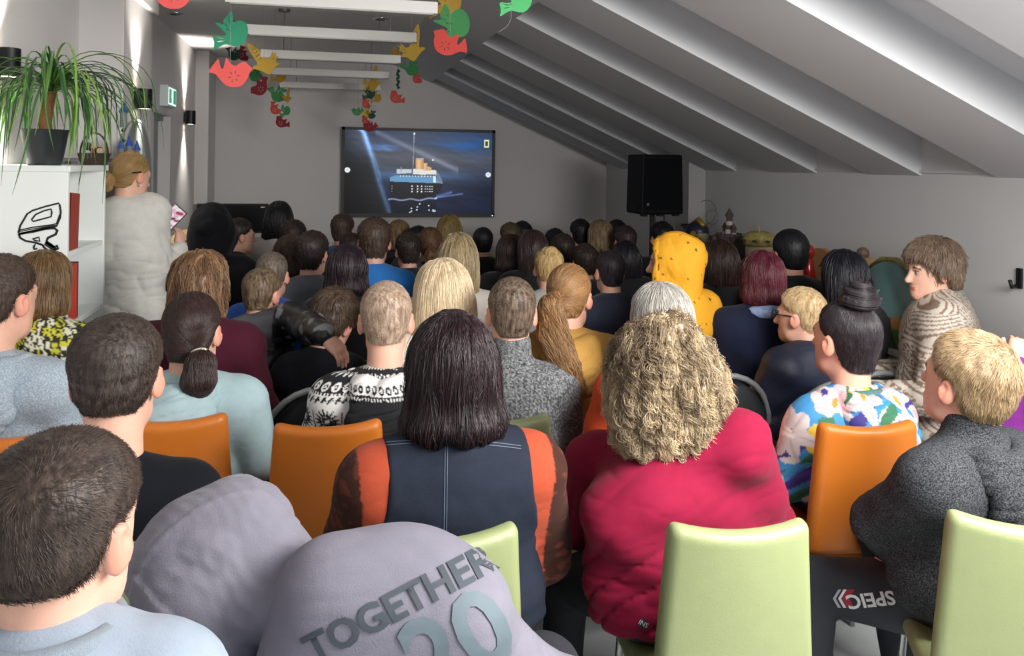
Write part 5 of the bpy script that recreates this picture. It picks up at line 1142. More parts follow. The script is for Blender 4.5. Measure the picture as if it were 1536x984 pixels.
def hood_up(ctx, m, colfn=None, res=.007, s=1.0, face=.078, slump=0.0, name='hood', nr=.098):
    Cc, Rh, hs, N, Ry = ctx['C'], ctx['Rh'], ctx['hs'] * s, ctx['N'], ctx['Ry']
    sh = union([ell((0, -.024, .012), (.112, .142, .138)), ell((0, .03, -.05), (.098, .09, .115)), ell((0, -.115, .045), (.05, .055, .06))], .05); inn = union([ell((0, .05, -.01), (.084, .12, .118)), ell((0, .12, -.02), (.088, .12, .125))], .03)
    nkc = cap(Cc + Rh @ np.array([0, -.05, -.05]) * hs, N + Ry @ np.array([0, -.02, -.02]), .092 * hs, nr * hs)
    rr = [np.array([.098 * cos(t), face + .012 * sin(t * 2) * 0, .000 + .128 * sin(t)], f32) for t in np.linspace(0, 2 * pi, 25)[:-1]]
    def f(p):
        q = (((p - Cc) @ Rh) / f32(hs)).astype(f32); d = sh(q); d = smax(d, q[:, 1] - face, .012); d = smin(d * f32(hs), nkc(p), .05)
        d = smax(d, -inn(q) * f32(hs), .01); q2 = q * V3(1, 1, 1); d = d - .005 * ((q[:, 1] > face - .030) & (q[:, 1] < face)) + .006 * wnoise(q2, 13, 2) + .003 * np.abs(wnoise(q2 * V3(1, 1.6, 1), 24, 8)) + .007 * np.maximum(0, 1 - 2.2 * np.abs(wnoise(q2 + .06 * q2[:, [1, 2, 0]], 8, 17))) ** 2 - .0025 * (np.abs(np.abs(q[:, 0]) - .036) < .004) * (q[:, 2] > -.02); return d
    lo, hi = np.minimum(Cc - .2 * s, N - .18), np.maximum(Cc + .2 * s, N + .18); v, q = surface(f, lo, hi, res)
    return obj(name, mesh_np(name, v, q, m, True, colfn(((v - N) @ Ry).astype(f32), v, ctx) if colfn else None), ctx['root']), f
def lettering(ctx, text, O, right, up, size, f, m, parent, name='lettering', off=.0032, offset=.0, sub=2, shear=0, mirror=False):
    cu = bpy.data.curves.new(name, 'FONT'); cu.body = text; cu.size = size; cu.align_x = 'CENTER'; cu.align_y = 'CENTER'; cu.offset = offset; cu.shear = shear; cu.resolution_u = 3
    t_ = bpy.data.objects.new(name, cu); C.objects.link(t_); dg = bpy.context.evaluated_depsgraph_get(); me = bpy.data.meshes.new_from_object(t_.evaluated_get(dg)); bpy.data.objects.remove(t_); me.materials.clear()
    return conform(me, ctx, O, right, up, f, m, parent, name, off, sub)
def conform(me, ctx, O, right, up, f, m, parent, name, off, sub):
    import bmesh
    bm = bmesh.new(); bm.from_mesh(me); bmesh.ops.triangulate(bm, faces=bm.faces[:])
    for _ in range(sub): bmesh.ops.subdivide_edges(bm, edges=[e for e in bm.edges if e.calc_length() > .012], cuts=1)
    bmesh.ops.triangulate(bm, faces=bm.faces[:]); bm.to_mesh(me); bm.free()
    n = len(me.vertices); co = np.empty(n * 3, f32); me.vertices.foreach_get('co', co); co = co.reshape(-1, 3)
    right = np.array(right, float) / np.linalg.norm(right); up = np.array(up, float); up -= right * up.dot(right); up /= np.linalg.norm(up)
    p = (O - ctx['base'] + co[:, :1] * right + co[:, 1:2] * up).astype(f32); camp = (np.array([0, 0, CAMZ]) - ctx['base']); dr_ = p - camp; dr_ /= np.linalg.norm(dr_, axis=1, keepdims=True); p = (p - dr_ * .30).astype(f32)
    for _ in range(40): p = (p + dr_ * (np.clip(f(p), -.05, .05) * .8)[:, None]).astype(f32)
    p = p - dr_ * off; me.vertices.foreach_set('co', p.astype(f32).ravel()); me.update(); me.materials.append(m); o = obj(name, me, parent); o['kind'] = 'stuff'; return o
def flat_me(polys, name):
    mb = MB()
    for P_ in polys: mb.add([(x, y, 0) for x, y in P_], [tuple(range(len(P_)))])
    return mb.mesh(name)
def tag_patch(ctx, u, v, d, w_, h_, f, parent, text='INS', ang=0):
    O = at(u, v, d); r = RGT * cos(ang) + UPV * sin(ang); up = -RGT * sin(ang) + UPV * cos(ang)
    conform(flat_me([[(-w_, -h_), (w_, -h_), (w_, h_), (-w_, h_)]], 'woven_tag'), ctx, O, r, up, f, mat('tag_navy', '#1c2440', rough=.7), parent, 'woven_tag', .003, 1)
    lettering(ctx, text, O, r, up, h_ * 1.5, f, mat('tag_white', '#d8dade', rough=.7), parent, 'tag_lettering', .0045, 0, 0)

BR = dict(col='#261c18', col2='#54463d'); DKB = dict(col='#1b1513', col2='#3c302b'); BLK_ = dict(col='#0d0c10', col2='#25242b'); LB = dict(col='#6e5236', col2='#b08e62'); BLO = dict(col='#a08256', col2='#dcc79c')
# --- row closest to the camera
r1, c1 = person('boy with short brown hair in a pale grey sweatshirt, closest to the camera', 106, 643, 1.06, hs=1.0, yaw=-4, hy=-16, hp=2, neck=-.028, sw=.150, top='#99a5b4', res=.006, hres=.0045, collar=None, bscale=260,
    hair=dict(st='short', n=16000, rad=.00042, len=.024, lift=.30, whorl=(.012, -.090, .085), top=.020, side=.009, nape=-.036, ear=.014, down=.3, **BR), top_name='sweatshirt', lean=(0, .02))
crew_collar(c1, mat('rib_grey', '#98a4b0', rough=.9, bump=.8, bscale=160, stretch=(6, 6, .4)), r=.015, rad=(.082, .088), dz=.046, tilt=.10)
# hooded boy leaning sideways
hipw = at(815, 1250, 1.42); Cw = at(316, 886, 1.42)
r2, c2 = person('person in a washed grey hoodie with hood up, slumped sideways, big lettering on back', center=Cw, yaw=6, hy=104, hp=42, hr=0, lean=tuple(np.array([Cw[0] - hipw[0], Cw[1] - hipw[1]])), sw=.18, bw=1.05, th=1.1, top='#777581', pants='#20222a', res=.006, hres=.007, collar=None,
    J={'neck': (492, 885, 1.34), 'shoulderR': (692, 925, 1.36), 'shoulderL': (440, 1075, 1.30), 'elbowR': (790, 1120, 1.6), 'elbowL': (400, 1270, 1.5)}, hair=None, top_name='hoodie', fold=.007)
m_hood = mat('cloth_hood_grey', '#716f7b', rough=.85, bump=.25, bscale=350, var=.06, vscale=30, sheen=.15)
ho2, hf2 = hood_up(c2, m_hood, res=.006, s=1.10, face=.070, nr=.060)
rt = at(672, 868, 1.2) - at(512, 952, 1.2); upd = at(520, 868, 1.2) - at(580, 985, 1.2); M_PRINT = mat('print_grey', '#3c434b', rough=.7)
lettering(c2, 'TOGETHER', at(600, 908, 1.25), rt, upd, .064, c2['topf'], M_PRINT, c2['top'], offset=.0018, sub=3)
lettering(c2, '20', at(690, 968, 1.25), rt, upd, .17, c2['topf'], mat('print_slate', '#5c6a72', rough=.7), c2['top'], offset=.004, sub=3)
zp = MB().tube([at(272, 955, 1.3) - c2['base'], at(292, 968, 1.3) - c2['base'], at(318, 972, 1.3) - c2['base']], .006, 6); zp.build('drawstring', M_BLK, ho2)
# --- row of the green chairs
person('person with short dark hair and protruding ears in a black T-shirt', 178, 470, 1.92, hs=1.14, yaw=4, hy=-3, sw=.175, top='#0d1017', res=.008, hres=.005, lean=(0, .0), collar=None, neck=.03,
    hair=dict(st='short', n=12000, rad=.0006, len=.022, lift=.32, whorl=(.03, -.088, .07), top=.018, side=.008, nape=-.048, ear=.012, col='#241c19', col2='#574b44'), top_name='t_shirt', fold=.004, bump=.1)
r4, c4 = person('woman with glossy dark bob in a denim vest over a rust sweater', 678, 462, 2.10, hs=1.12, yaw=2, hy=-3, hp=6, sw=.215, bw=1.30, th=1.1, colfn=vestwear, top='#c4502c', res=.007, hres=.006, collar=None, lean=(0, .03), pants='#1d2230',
    hair=dict(st='bob', n=11000, rad=.00075, len=.17, pts=10, zb=-.155, w=.094, flare=.022, lump=.006, col='#130e10', col2='#38252a', crown=(.02, -.03, .17), clump=260), drop=.075)
def vestf(p):
    pb = ((p - c4['N']) @ c4['Ry']).astype(f32); d = c4['trunkf'](p) - .024 - .016 * (1 - sstep(p[:, 2], c4['hip'][2] - .02, c4['hip'][2] + .20)).astype(f32); t = -pb[:, 2]; lim = .178 + .055 * sstep(t, .04, .30)
    d = smax(d, np.abs(pb[:, 0]) - lim, .012); d = smax(d, c4['hip'][2] - .06 - p[:, 2], .01); d = d + .008 * wnoise(pb * V3(.7, 1, 2.6), 7, 3) * sstep(t, .18, .4) + .0015 * wnoise(pb, 20, 5)
    yk = np.abs(t - .035 - .25 * pb[:, 0] ** 2) < .0032; cs_ = (np.abs(pb[:, 0] + .004) < .0032) & (t > .035); return d
v, q = surface(vestf, c4['N'] - [.34, .3, .62], c4['N'] + [.34, .3, .1], .0062); pb = ((v - c4['N']) @ c4['Ry']).astype(f32); t = -pb[:, 2]
cv = np.tile(L3('#1e2431'), (len(v), 1)) * (1 + .10 * wnoise(pb * V3(1, 1, 2), 16, 3) + .05 * wnoise(pb, 50, 8))[:, None]
obj('vest', mesh_np('vest', v, q, mat('denim', attr='Col', rough=.85, bump=.35, bscale=500, var=.08, vscale=60, spec=.2), True, cv), r4)
vo = [o for o in r4.children if o.name.startswith('vest')][0]; O4 = at(668, 664, 1.95); M_ST = mat('stitching', '#5a6478', rough=.8)
for dz_ in (0, .007): conform(flat_me([[(-.185 + .37 * i / 18, -.0009 - .012 * abs(i / 9 - 1) ** 2 + dz_), (-.185 + .37 * (i + 1) / 18, -.0009 - .012 * abs((i + 1) / 9 - 1) ** 2 + dz_), (-.185 + .37 * (i + 1) / 18, .0009 - .012 * abs((i + 1) / 9 - 1) ** 2 + dz_), (-.185 + .37 * i / 18, .0009 - .012 * abs(i / 9 - 1) ** 2 + dz_)] for i in range(18)], 'stitching'), c4, O4, RGT, UPV, vestf, M_ST, vo, 'stitching', .0022, 1)
for dx_ in (0, .006): conform(flat_me([[(-.0008 + dx_, -.02 * i), (.0008 + dx_, -.02 * i), (.0008 + dx_, -.02 * (i + 1)), (-.0008 + dx_, -.02 * (i + 1))] for i in range(15)], 'stitching'), c4, O4, RGT, UPV, vestf, M_ST, vo, 'stitching', .0022, 1)
r5, c5 = person('large woman with curly blonde-streaked hair in a crimson top and black trousers', 980, 478, 2.26, hs=1.17, yaw=20, hy=-12, hp=8, sw=.225, bw=1.65, th=1.35, top='#7c1030', pants='#0f1218', res=.007, hres=.007, collar='turtle', lean=(-.02, .10),
    J={'kneeL': (850, 868, 2.5), 'ankleL': (838, 1120, 2.45), 'shoulderR': (1110, 668, 2.16), 'shoulderL': (894, 700, 2.38), 'elbowR': (1152, 790, 2.30), 'elbowL': (872, 800, 2.48), 'wristL': (930, 840, 2.66), 'wristR': (1090, 840, 2.6)}, fold=.015, drop=.08, bump=.08, top_name='pullover',
    hair=dict(st='curly', n=17000, rad=.00062, len=.17, pts=26, curl=(.0095, 3.8), clump=900, w=.130, am=.018, rep=.014, col='#4c3a2b', col2='#dcc6a0', crown=(0, -.03, .15), lift=.06, roots=.35))
tag_patch(c5, 965, 936, 2.1, .010, .012, c5['topf'], c5['top'], 'INS', -.5)
r6, c6 = person('fair-haired boy in a charcoal fleece and dark track trousers', 1464, 500, 2.13, hs=1.05, yaw=16, hy=-4, hp=-12, sw=.185, bw=1.1, th=1.15, topm=heather_mat('fleece_heather', '#1c1e21', '#54575b', 300, .9, .40, .74), pants='#23262d', res=.007, hres=.005, collar='turtle', lean=(-.02, -.02),
    J={'kneeL': (1222, 876, 2.42), 'ankleL': (1205, 1130, 2.36), 'elbowL': (1316, 780, 2.22), 'wristL': (1345, 850, 2.4), 'thighL': (1405, 900, 2.22)}, hood=True, fold=.009, top_name='fleece_jacket', bump=.6, bscale=500,
    hair=dict(st='short', n=15000, rad=.00062, len=.030, lift=.30, whorl=(.015, -.080, .082), swirl=.6, top=.022, side=.012, nape=-.056, ear=.010, col='#6a543a', col2='#b89f7c'))
vd = (at(1400, 905, 2) - at(1250, 905, 2)); lettering(c6, 'SPEIC', at(1304, 899, 2.1), -RGT + .12 * UPV * -1, -UPV, .052, c6['pf'], mat('print_white', '#c9c9cb', rough=.7), [o for o in r6.children if o.name.startswith('trousers')][0], offset=.0014, sub=2, shear=-.2)
trs = [o for o in r6.children if o.name.startswith('trousers')][0]
for k, (u_, col) in enumerate(((1273, 'print_red'), (1264, 'print_white'), (1256, 'print_white2'))):
    w2 = .010 if k == 0 else .004; conform(flat_me([[(-w2 - .006, -.024), (w2 - .006, -.024), (w2 + .008, 0), (-w2 + .008, 0)], [(-w2 + .008, 0), (w2 + .008, 0), (w2 - .006, .024), (-w2 - .006, .024)]], 'chevron'), c6, at(u_, 898, 2.1), -RGT, -UPV, c6['pf'], mat(col, {'print_red': '#8c2030', 'print_white': '#c9c9cb', 'print_white2': '#9a9a9e'}[col], rough=.7), trs, 'chevron', .0018, 1)
tag_patch(c6, 1391, 941, 1.95, .013, .010, c6['topf'], c6['top'], 'INS', .08)
# --- row of the orange chairs
person('person in a pale grey hoodie, head half cut by the frame edge', 4, 380, 2.62, hs=1.12, yaw=-6, hy=-20, sw=.19, bw=1.1, top='#b4c2ce', topm=heather_mat('pale_grey_heather', '#97a6b4', '#b9c5cf', 200), res=.010, hres=.006, hood=True, collar=None, neck=.02, hair=dict(st='short', n=8000, rad=.0008, len=.024, lift=.3, top=.018, side=.009, nape=-.052, ear=.008, col='#2c211d', col2='#5f4e44'), top_name='hoodie', lean=(0, .0))
person('woman in an ice blue hoodie with low dark ponytail and white hair tie', 292, 434, 2.78, hs=1.08, yaw=-4, hy=-6, hp=4, sw=.19, bw=1.15, th=1.1, top='#a9c2c8', res=.008, hres=.0055, hood=True, collar=None, hair=dict(st='pony', n=9000, rad=.0008, len=.08, nape=-.078, tie=(.060, -.104, -.050), tail=[(.060, -.104, -.050), (.072, -.138, -.075), (.072, -.145, -.125), (.070, -.130, -.165)], tailr=[.020, .040, .046, .022], tn=4000, tlen=.12, scrunchie='#dedcc8', col='#1f1616', col2='#4a3733'), top_name='hoodie', fold=.006,
    J={'elbowR': (392, 690, 2.78)}, lean=(0, -.05))
m_isle = mat('knit_isle', attr='Col', rough=.9, bump=.3, bscale=350)
person('man with cropped hair in a black-and-white nordic patterned hoodie', 580, 417, 2.84, hs=1.10, yaw=-2, hy=-4, sw=.185, bw=1.1, th=1.05, colfn=fairisle, topm=m_isle, res=.0048, hres=.0055, hood=dict(m=m_isle, colfn=hood_isle), collar=None, neck=.02, hair=dict(st='buzz', n=14000, rad=.0007, len=.009, lift=1.2, top=.008, side=.004, nape=-.055, ear=.004, col='#7a6152', col2='#c9b39c'), top_name='hoodie', lean=(0, .03))
person('man with clipped dark hair in a speckled grey turtleneck jumper', 768, 412, 3.02, hs=1.08, yaw=-3, hy=-5, hp=2, sw=.185, bw=1.1, th=1.05, colfn=knit, top='#777777', res=.0048, hres=.0055, collar='turtle', neck=.03, hair=dict(st='buzz', n=12000, rad=.0007, len=.010, lift=.9, top=.010, side=.004, nape=-.064, ear=.0, col='#31261f', col2='#85715f'), top_name='jumper', bump=.8, bscale=180, fold=.004, lean=(0, .05))
person('woman with sleek silver bob in a burnt orange jumper, behind the curly-haired woman', 988, 420, 2.9, hs=1.08, yaw=4, hy=8, sw=.185, bw=1.2, th=1.1, top='#c24a26', res=.010, hres=.006, collar='turtle', hair=dict(st='bob', n=7000, rad=.0009, len=.16, pts=9, zb=-.14, w=.092, flare=.008, col='#8c8882', col2='#c4c0b8', lump=.002), top_name='jumper', lean=(0, .04))
r12, c12 = person('girl with dark top bun in a bright floral hoodie', 1270, 446, 2.84, hs=1.12, yaw=8, hy=6, hp=-4, sw=.185, bw=1.08, th=1.05, colfn=floral, topm=mat('floral_print', attr='Col', rough=.75, bump=.1, bscale=300), res=.006, hres=.0055, hood=True, collar=None, hair=dict(st='bun', n=9000, rad=.0008, len=.10, nape=-.080, tie=(.0, -.045, .128), bun=(.0, -.05, .158), br=.045, bn=500, col='#151015', col2='#3d373b'), top_name='hoodie', fold=.007, drop=.07, lean=(0, .03), neck=.01)
crew_collar(c12, mat('lining_teal', '#46706c', rough=.85), r=.018, rad=(.084, .086), dz=.028, name='hood_lining')
# --- further rows, still large in view
person('woman with brown bob in a lime animal-print blouse beside the bookcase', 72, 373, 2.84, hs=.92, yaw=-10, hy=-12, hp=4, sw=.15, colfn=animal, topm=mat('animal_print', attr='Col', rough=.7), res=.006, hres=.006, hair=dict(st='bob', n=6000, rad=.0009, len=.13, pts=9, zb=-.118, w=.088, flare=.004, col='#3c2a1c', col2='#93754e'), top_name='blouse', collar=None)
r16, c16 = person('person with shaggy auburn hair in a maroon sweater with yellow collar', 305, 373, 3.15, hs=1.02, yaw=-8, hy=-14, hp=3, sw=.185, bw=1.2, top='#4a1a2a', res=.011, hres=.007, collar=None, hair=dict(st='shag', n=6500, rad=.0011, len=.12, pts=9, col='#54392a', col2='#ab8662', rep=.007, clump=150), lean=(0, .04))
crew_collar(c16, mat('collar_yellow', '#d6cf3c', rough=.8), r=.014, rad=(.082, .082), dz=.02)
hdv = at(514, 530, 3.02) - at(484, 500, 3.04)
person('boy in a black camouflage jacket stretching his arm over the next chair', 396, 400, 3.62, hs=.92, yaw=-16, hy=-12, hp=3, sw=.15, colfn=camo, topm=mat('camo_nylon', attr='Col', rough=.4), res=.0085, hres=.006, collar=None, J={'shoulderR': (443, 482, 3.52), 'elbowR': (466, 492, 3.28), 'wristR': (486, 503, 3.04)}, hands=[('R', hdv, np.array([.25, -.5, .8]), -1, .55)], hair=dict(st='short', n=6000, rad=.0009, len=.018, lift=.3, top=.014, side=.006, nape=-.060, ear=.004, col='#3a2b1f', col2='#8f7a60'), top_name='jacket')
person('child with tousled dark hair bending down beside the nordic patterned hoodie', 518, 438, 3.50, hs=1.04, yaw=-12, hy=-20, hp=26, hr=8, sw=.13, top='#17181f', res=.012, hres=.007, hair=dict(st='short', n=5000, rad=.001, len=.04, lift=.22, top=.026, side=.016, nape=-.08, ear=-.02, col='#1f1713', col2='#6a5442'), top_name='jacket', lean=(.04, -.10))
person('woman with pale blonde hair spread over her shoulders', 664, 384, 3.22, hs=1.08, yaw=0, hy=2, sw=.18, top='#d6cdbf', res=.011, hres=.007, hair=dict(st='long', n=8000, rad=.001, len=.20, pts=10, L=.26, w=.098, col='#bfa67e', col2='#ecdcbe'), top_name='blouse')
r20 = person('woman with straight highlighted hair in a cream top, past the pale blonde', 688, 346, 4.0, hs=1.06, yaw=-8, hy=-6, sw=.165, top='#cfc8c2', res=.013, hres=.008, hair=dict(st='long', n=5000, rad=.0013, len=.22, pts=9, L=.27, w=.084, col='#4e3d2a', col2='#cbb68c'), top_name='blouse')
person('girl in an ochre hoodie with a long wavy chestnut ponytail', 856, 393, 3.25, hs=1.04, yaw=-10, hy=-18, hp=8, sw=.165, top='#b58c48', res=.009, hres=.006, hood=True, collar=None, hair=dict(st='pony', n=6500, rad=.0009, len=.10, nape=-.072, tie=(-.03, -.118, .005), tail=[(-.03, -.118, .005), (-.04, -.155, -.03), (-.02, -.180, -.13), (.03, -.185, -.24), (.09, -.175, -.32)], tailr=[.020, .040, .050, .048, .016], tn=4500, tlen=.26, tcurl=(.008, 1.6), col='#553723', col2='#b58c5e'), top_name='hoodie', fold=.008, lean=(.02, .10))
m_yel = mat('yellow_speckled', attr='Col', rough=.8, bump=.15, bscale=300)
r22, c22 = person('child in a speckled yellow hoodie with the hood up, looking sideways', 1004, 350, 3.78, hs=1.0, yaw=22, hy=38, hp=4, sw=.165, bw=1.1, th=1.2, colfn=speck('#e0a01e'), topm=m_yel, res=.0075, hres=.006, collar=None, hair=None, top_name='hoodie', lean=(-.02, .05))
hood_up(c22, m_yel, speck('#e0a01e', n=90, seed=23), res=.0075, s=.98, face=.082)
r23, c23 = person('woman with burgundy bob in a navy cardigan and pale blue scarf', 1141, 374, 3.80, hs=.98, yaw=-2, hy=4, sw=.19, bw=1.2, top='#1b2136', res=.013, hres=.008, hair=dict(st='bob', n=4500, rad=.0013, len=.12, pts=8, zb=-.12, w=.094, flare=.006, col='#2a0f16', col2='#74303e', lump=.008), top_name='cardigan', collar=None)
crew_collar(c23, mat('scarf_blue', '#8fa4cc', rough=.85, var=.3, vscale=50, bump=.6, bscale=60), r=.032, rad=(.095, .104), dz=.012, name='scarf')
r24, c24 = person('fair-haired boy with thin glasses in a shiny navy bomber jacket', 1199, 430, 3.46, hs=.94, yaw=12, hy=24, sw=.155, top='#20283e', topm=mat('nylon_navy', '#1d2438', rough=.55, bump=.2, bscale=60), res=.010, hres=.006, hair=dict(st='short', n=6000, rad=.0009, len=.02, lift=.3, top=.018, side=.005, nape=-.055, ear=.01, col='#9a7a50', col2='#dcc69c'), top_name='bomber_jacket')
gl = MB(); T24 = lambda x, y, z: c24['C'] + c24['Rh'] @ np.array([x, y, z]) * c24['hs']
for sx in (-1, 1): gl.tube([T24(sx * .079, .0, .012), T24(sx * .074, .06, .010), T24(sx * .062, .098, .008)], .0026, 6); gl.tube([T24(sx * (.034 + .026 * cos(a)), .104, .004 + .019 * sin(a)) for a in np.linspace(0, 2 * pi, 15)[:-1]], .002, 5, closed=True)
gl.build('glasses', M_BLK, r24)
r13, c13 = person('woman with short brown hair in a cream paisley blouse, seen in profile', 1394, 360, 3.42, hs=.97, neck=-.03, yaw=56, hy=26, hp=3, sw=.205, bw=1.35, th=1.35, colfn=paisley, topm=mat('paisley_print', attr='Col', rough=.75, bump=.1), res=.0065, hres=.006, collar='crew', hair=dict(st='short', n=8000, rad=.001, len=.06, lift=.12, top=.034, side=.028, nape=-.085, ear=-.035, whorl=(.0, -.06, .10), down=.9, col='#54453a', col2='#9a8470', fringe=.03), top_name='blouse', lean=(.0, .05), hands=[])
crew_collar(c13, mat('scarf_grey', '#8a8a80', rough=.85, var=.5, vscale=40, bump=.5, bscale=60), r=.026, rad=(.070, .074), dz=.030, name='neck_scarf')
r14, c14 = person('person in a purple top with a hand at the chin, cut by the frame edge', 1584, 418, 2.75, hs=1.0, yaw=30, hy=36, hp=6, sw=.17, top='#7a2f84', res=.011, hres=.007, J={'elbowL': (1526, 640, 2.72), 'wristL': (1523, 552, 2.72)}, hands=[('L', np.array([.4, .1, 1.0]), np.array([-.6, -.8, .1]), -1, 1.5)], hair=dict(st='short', n=3000, rad=.0009, len=.04, **DKB), top_name='blouse')
# standing woman with phone
r39, c39 = person('woman standing in a white blouse, blonde hair pinned up, filming with a phone', 203, 227, 3.95, hs=.90, neck=.025, pose='stand', yaw=-22, hy=-16, hp=8, sw=.175, bw=1.12, th=1.08, top='#d3d2cc', res=.008, hres=.0058, hipz=.93, lean=(0, .03), hem=.77, pants='#121318', J={'elbowR': (232, 402, 3.92), 'wristR': (268, 374, 4.08), 'shoulderR': (230, 316, 3.96)}, hands=[('R', at(272, 340, 4.12) - at(268, 372, 4.08), at(285, 350, 4.06) - at(265, 352, 4.08), 1, .8)],
    hair=dict(st='pony', n=6500, rad=.0011, len=.09, nape=-.07, tie=(-.02, -.11, -.03), tail=[(-.02, -.115, -.03), (-.03, -.135, -.045), (-.02, -.13, -.075)], tailr=[.028, .036, .022], tn=1200, tlen=.06, col='#6a4f30', col2='#bf9c68'), top_name='blouse', fold=.013, collar=None)
T39 = lambda x, y, z: c39['C'] + c39['Rh'] @ np.array([x, y, z])
MB().ball(T39(.083, -.012, -.045), .006, 8, 6).build('earring', mat('pearl', '#e6e2da', rough=.2), r39, smooth=True); MB().tube([T39(.07, -.06, .01), T39(.085, -.02, .02)], .004, 6).build('hair_pin', M_BLK, r39)
ph = at(257, 328, 4.06); pr = at(270, 336, 4.1) - at(250, 318, 4.1); pr /= np.linalg.norm(pr); pn_ = np.array([-.25, -.9, .25]); pn_ -= pr * pn_.dot(pr); pn_ /= np.linalg.norm(pn_); pu = np.cross(pn_, pr)
e = empty('phone', ph, 0, 'phone with a bright pink picture held up by the standing woman', 'phone'); e.matrix_world = Matrix(((pr[0], pu[0], pn_[0], ph[0]), (pr[1], pu[1], pn_[1], ph[1]), (pr[2], pu[2], pn_[2], ph[2]), (0, 0, 0, 1)))
MB().box((-.040, -.070, -.004), (.040, .070, .004)).build('case', M_BLK, e, bevel=.002)
gx_, gy_ = np.meshgrid(np.linspace(-.037, .037, 20), np.linspace(-.066, .066, 36)); vv_ = np.stack([gx_, gy_, 0 * gx_ + .0046], -1).reshape(-1, 3).astype(f32); ii_ = np.arange(720).reshape(36, 20); n_ = wnoise(vv_, 60, 3); cc_ = np.tile(L3('#e6b6c6'), (720, 1)); cc_[n_ > .15] = L3('#f4eef2'); cc_[(n_ < -.15) & (vv_[:, 1] < .02)] = L3('#2a2c40'); cc_[(n_ < -.3)] = L3('#a03848')
msp = bpy.data.materials.new('phone_screen'); msp.use_nodes = True; nt_ = msp.node_tree; a2 = nt_.nodes.new('ShaderNodeAttribute'); a2.attribute_name = 'Col'; nt_.links.new(a2.outputs['Color'], nt_.nodes['Principled BSDF'].inputs['Emission Color']); nt_.nodes['Principled BSDF'].inputs['Emission Strength'].default_value = .8; nt_.nodes['Principled BSDF'].inputs['Base Color'].default_value = (.02, .02, .02, 1)
obj('screen', mesh_np('screen', vv_, np.stack([ii_[:-1, :-1], ii_[:-1, 1:], ii_[1:, 1:], ii_[1:, :-1]], -1).reshape(-1, 4), msp, False, cc_), e)

# --- the far rows: shared shapes, own colours
_proto = {}
def proto(style):
    if style in _proto: return _proto[style]
    hd = {'short': dict(st='short', n=900, rad=.0022, len=.026, lift=.3, top=.018, side=.009), 'crop': dict(st='buzz', n=700, rad=.002, len=.012, lift=.6), 'bob': dict(st='bob', n=900, rad=.0024, len=.13, pts=7, zb=-.13), 'long': dict(st='long', n=1000, rad=.0024, len=.2, pts=8, L=.30), 'curly': dict(st='curly', n=1500, rad=.002, len=.09, pts=12, curl=(.010, 2.5), clump=120, w=.112, am=.010),
          'updo': dict(st='bun', n=900, rad=.0022, len=.09, nape=-.06, tie=(0, -.07, .10), bun=(0, -.08, .10), br=.034, bn=150), 'cap': dict(st='short', n=0, top=.016, side=.014, nape=-.075, ear=-.01), 'pony': dict(st='pony', n=900, rad=.0022, len=.09, tie=(0, -.12, .0), tail=[(0, -.12, 0), (0, -.15, -.05), (0, -.15, -.16), (0, -.14, -.26)], tailr=[.02, .036, .036, .015], tn=500, tlen=.2)}[style]
    hd = dict(hd, col='#40302a', col2='#6a5a50')
    r, c_ = person('proto', generic=True, hair=hd, res=.018, hres=.010, top='#303030', top_name='jumper', sw=.165)
    _proto[style] = [r, False]; return _proto[style]
def recolour(o, mats):
    n = o.name.split('.')[0]
    if n in mats and o.data.materials:
        o.material_slots[0].link = 'OBJECT'; o.material_slots[0].material = mats[n]
def far(label, u, vt, d, style, hc, top, yaw=0, chair=True, who=None, k=1.0, pants='#14151b', group='audience in the far rows'):
    P_ = proto(style); s0 = P_[0]; cz = at(u, vt, d)[2] / (1.22 + .128); p = at(u, vt, d); s = cz * k
    if not P_[1]: o = s0; P_[1] = True; kids = None
    else:
        o = s0.copy(); C.objects.link(o)
        for ch in list(s0.children):
            c_ = ch.copy(); C.objects.link(c_); c_.parent = o
            for g in ch.children: g2 = g.copy(); C.objects.link(g2); g2.parent = c_
    R = rotm(radians(yaw)); b_ = p - R @ np.array([0, .03, 0]); o.location = (b_[0], b_[1], 0); o.rotation_euler = (0, 0, radians(yaw)); o.scale = (s, s, s)
    props(o, label, 'person', group); o['group'] = group
    hm = hair_mat('hair_' + hc[0].strip('#'), hc[0], hc[1], False); hs_ = hair_mat('hair_' + hc[0].strip('#') + hc[1].strip('#'), hc[0], hc[1], True); tm = mat('cloth_' + top.strip('#'), top, rough=.85, bump=.25, bscale=350, var=.06, vscale=30, sheen=.15)
    mats = {'hair': hm, 'bun': hm, 'ponytail': hm, 'hair_strands': hs_, 'jumper': tm, 'collar': tm, 'trousers': mat('trousers_' + pants.strip('#'), pants, rough=.8)}
    for ch in o.children:
        recolour(ch, mats)
        for g in ch.children: recolour(g, mats)
    if chair: frame_chair((b_[0], b_[1] + .0, 0), yaw, 'dark frame chair carrying the ' + (who or label), k=s * .98)
    return o
B1, B2, B3, B4, B5 = ('#0d0c0f', '#232128'), ('#1d1614', '#3c302a'), ('#2c211b', '#5a483c'), ('#5a4430', '#a88a62'), ('#7a6040', '#c9b184')
DK = '#14161d'
far('boy with neat brown hair in a royal blue sweatshirt, ear showing', 562, 328, 4.42, 'short', B3, '#1f74c4', -6, who='royal blue sweatshirt boy')
far('woman with black bob in a black scoop-neck top, nape showing', 521, 367, 3.98, 'bob', ('#100b10', '#33222c'), '#101115', -4, who='black bob woman')
far('boy with brown hair in a slate grey hooded jacket, looking down', 470, 348, 4.4, 'short', B2, '#565c64', -22, who='slate grey jacket boy')
far('person with clipped hair in a cobalt blue jacket with dark straps', 409, 378, 3.95, 'crop', ('#4a4038', '#85796c'), '#1e56b4', -8, who='cobalt blue jacket person')
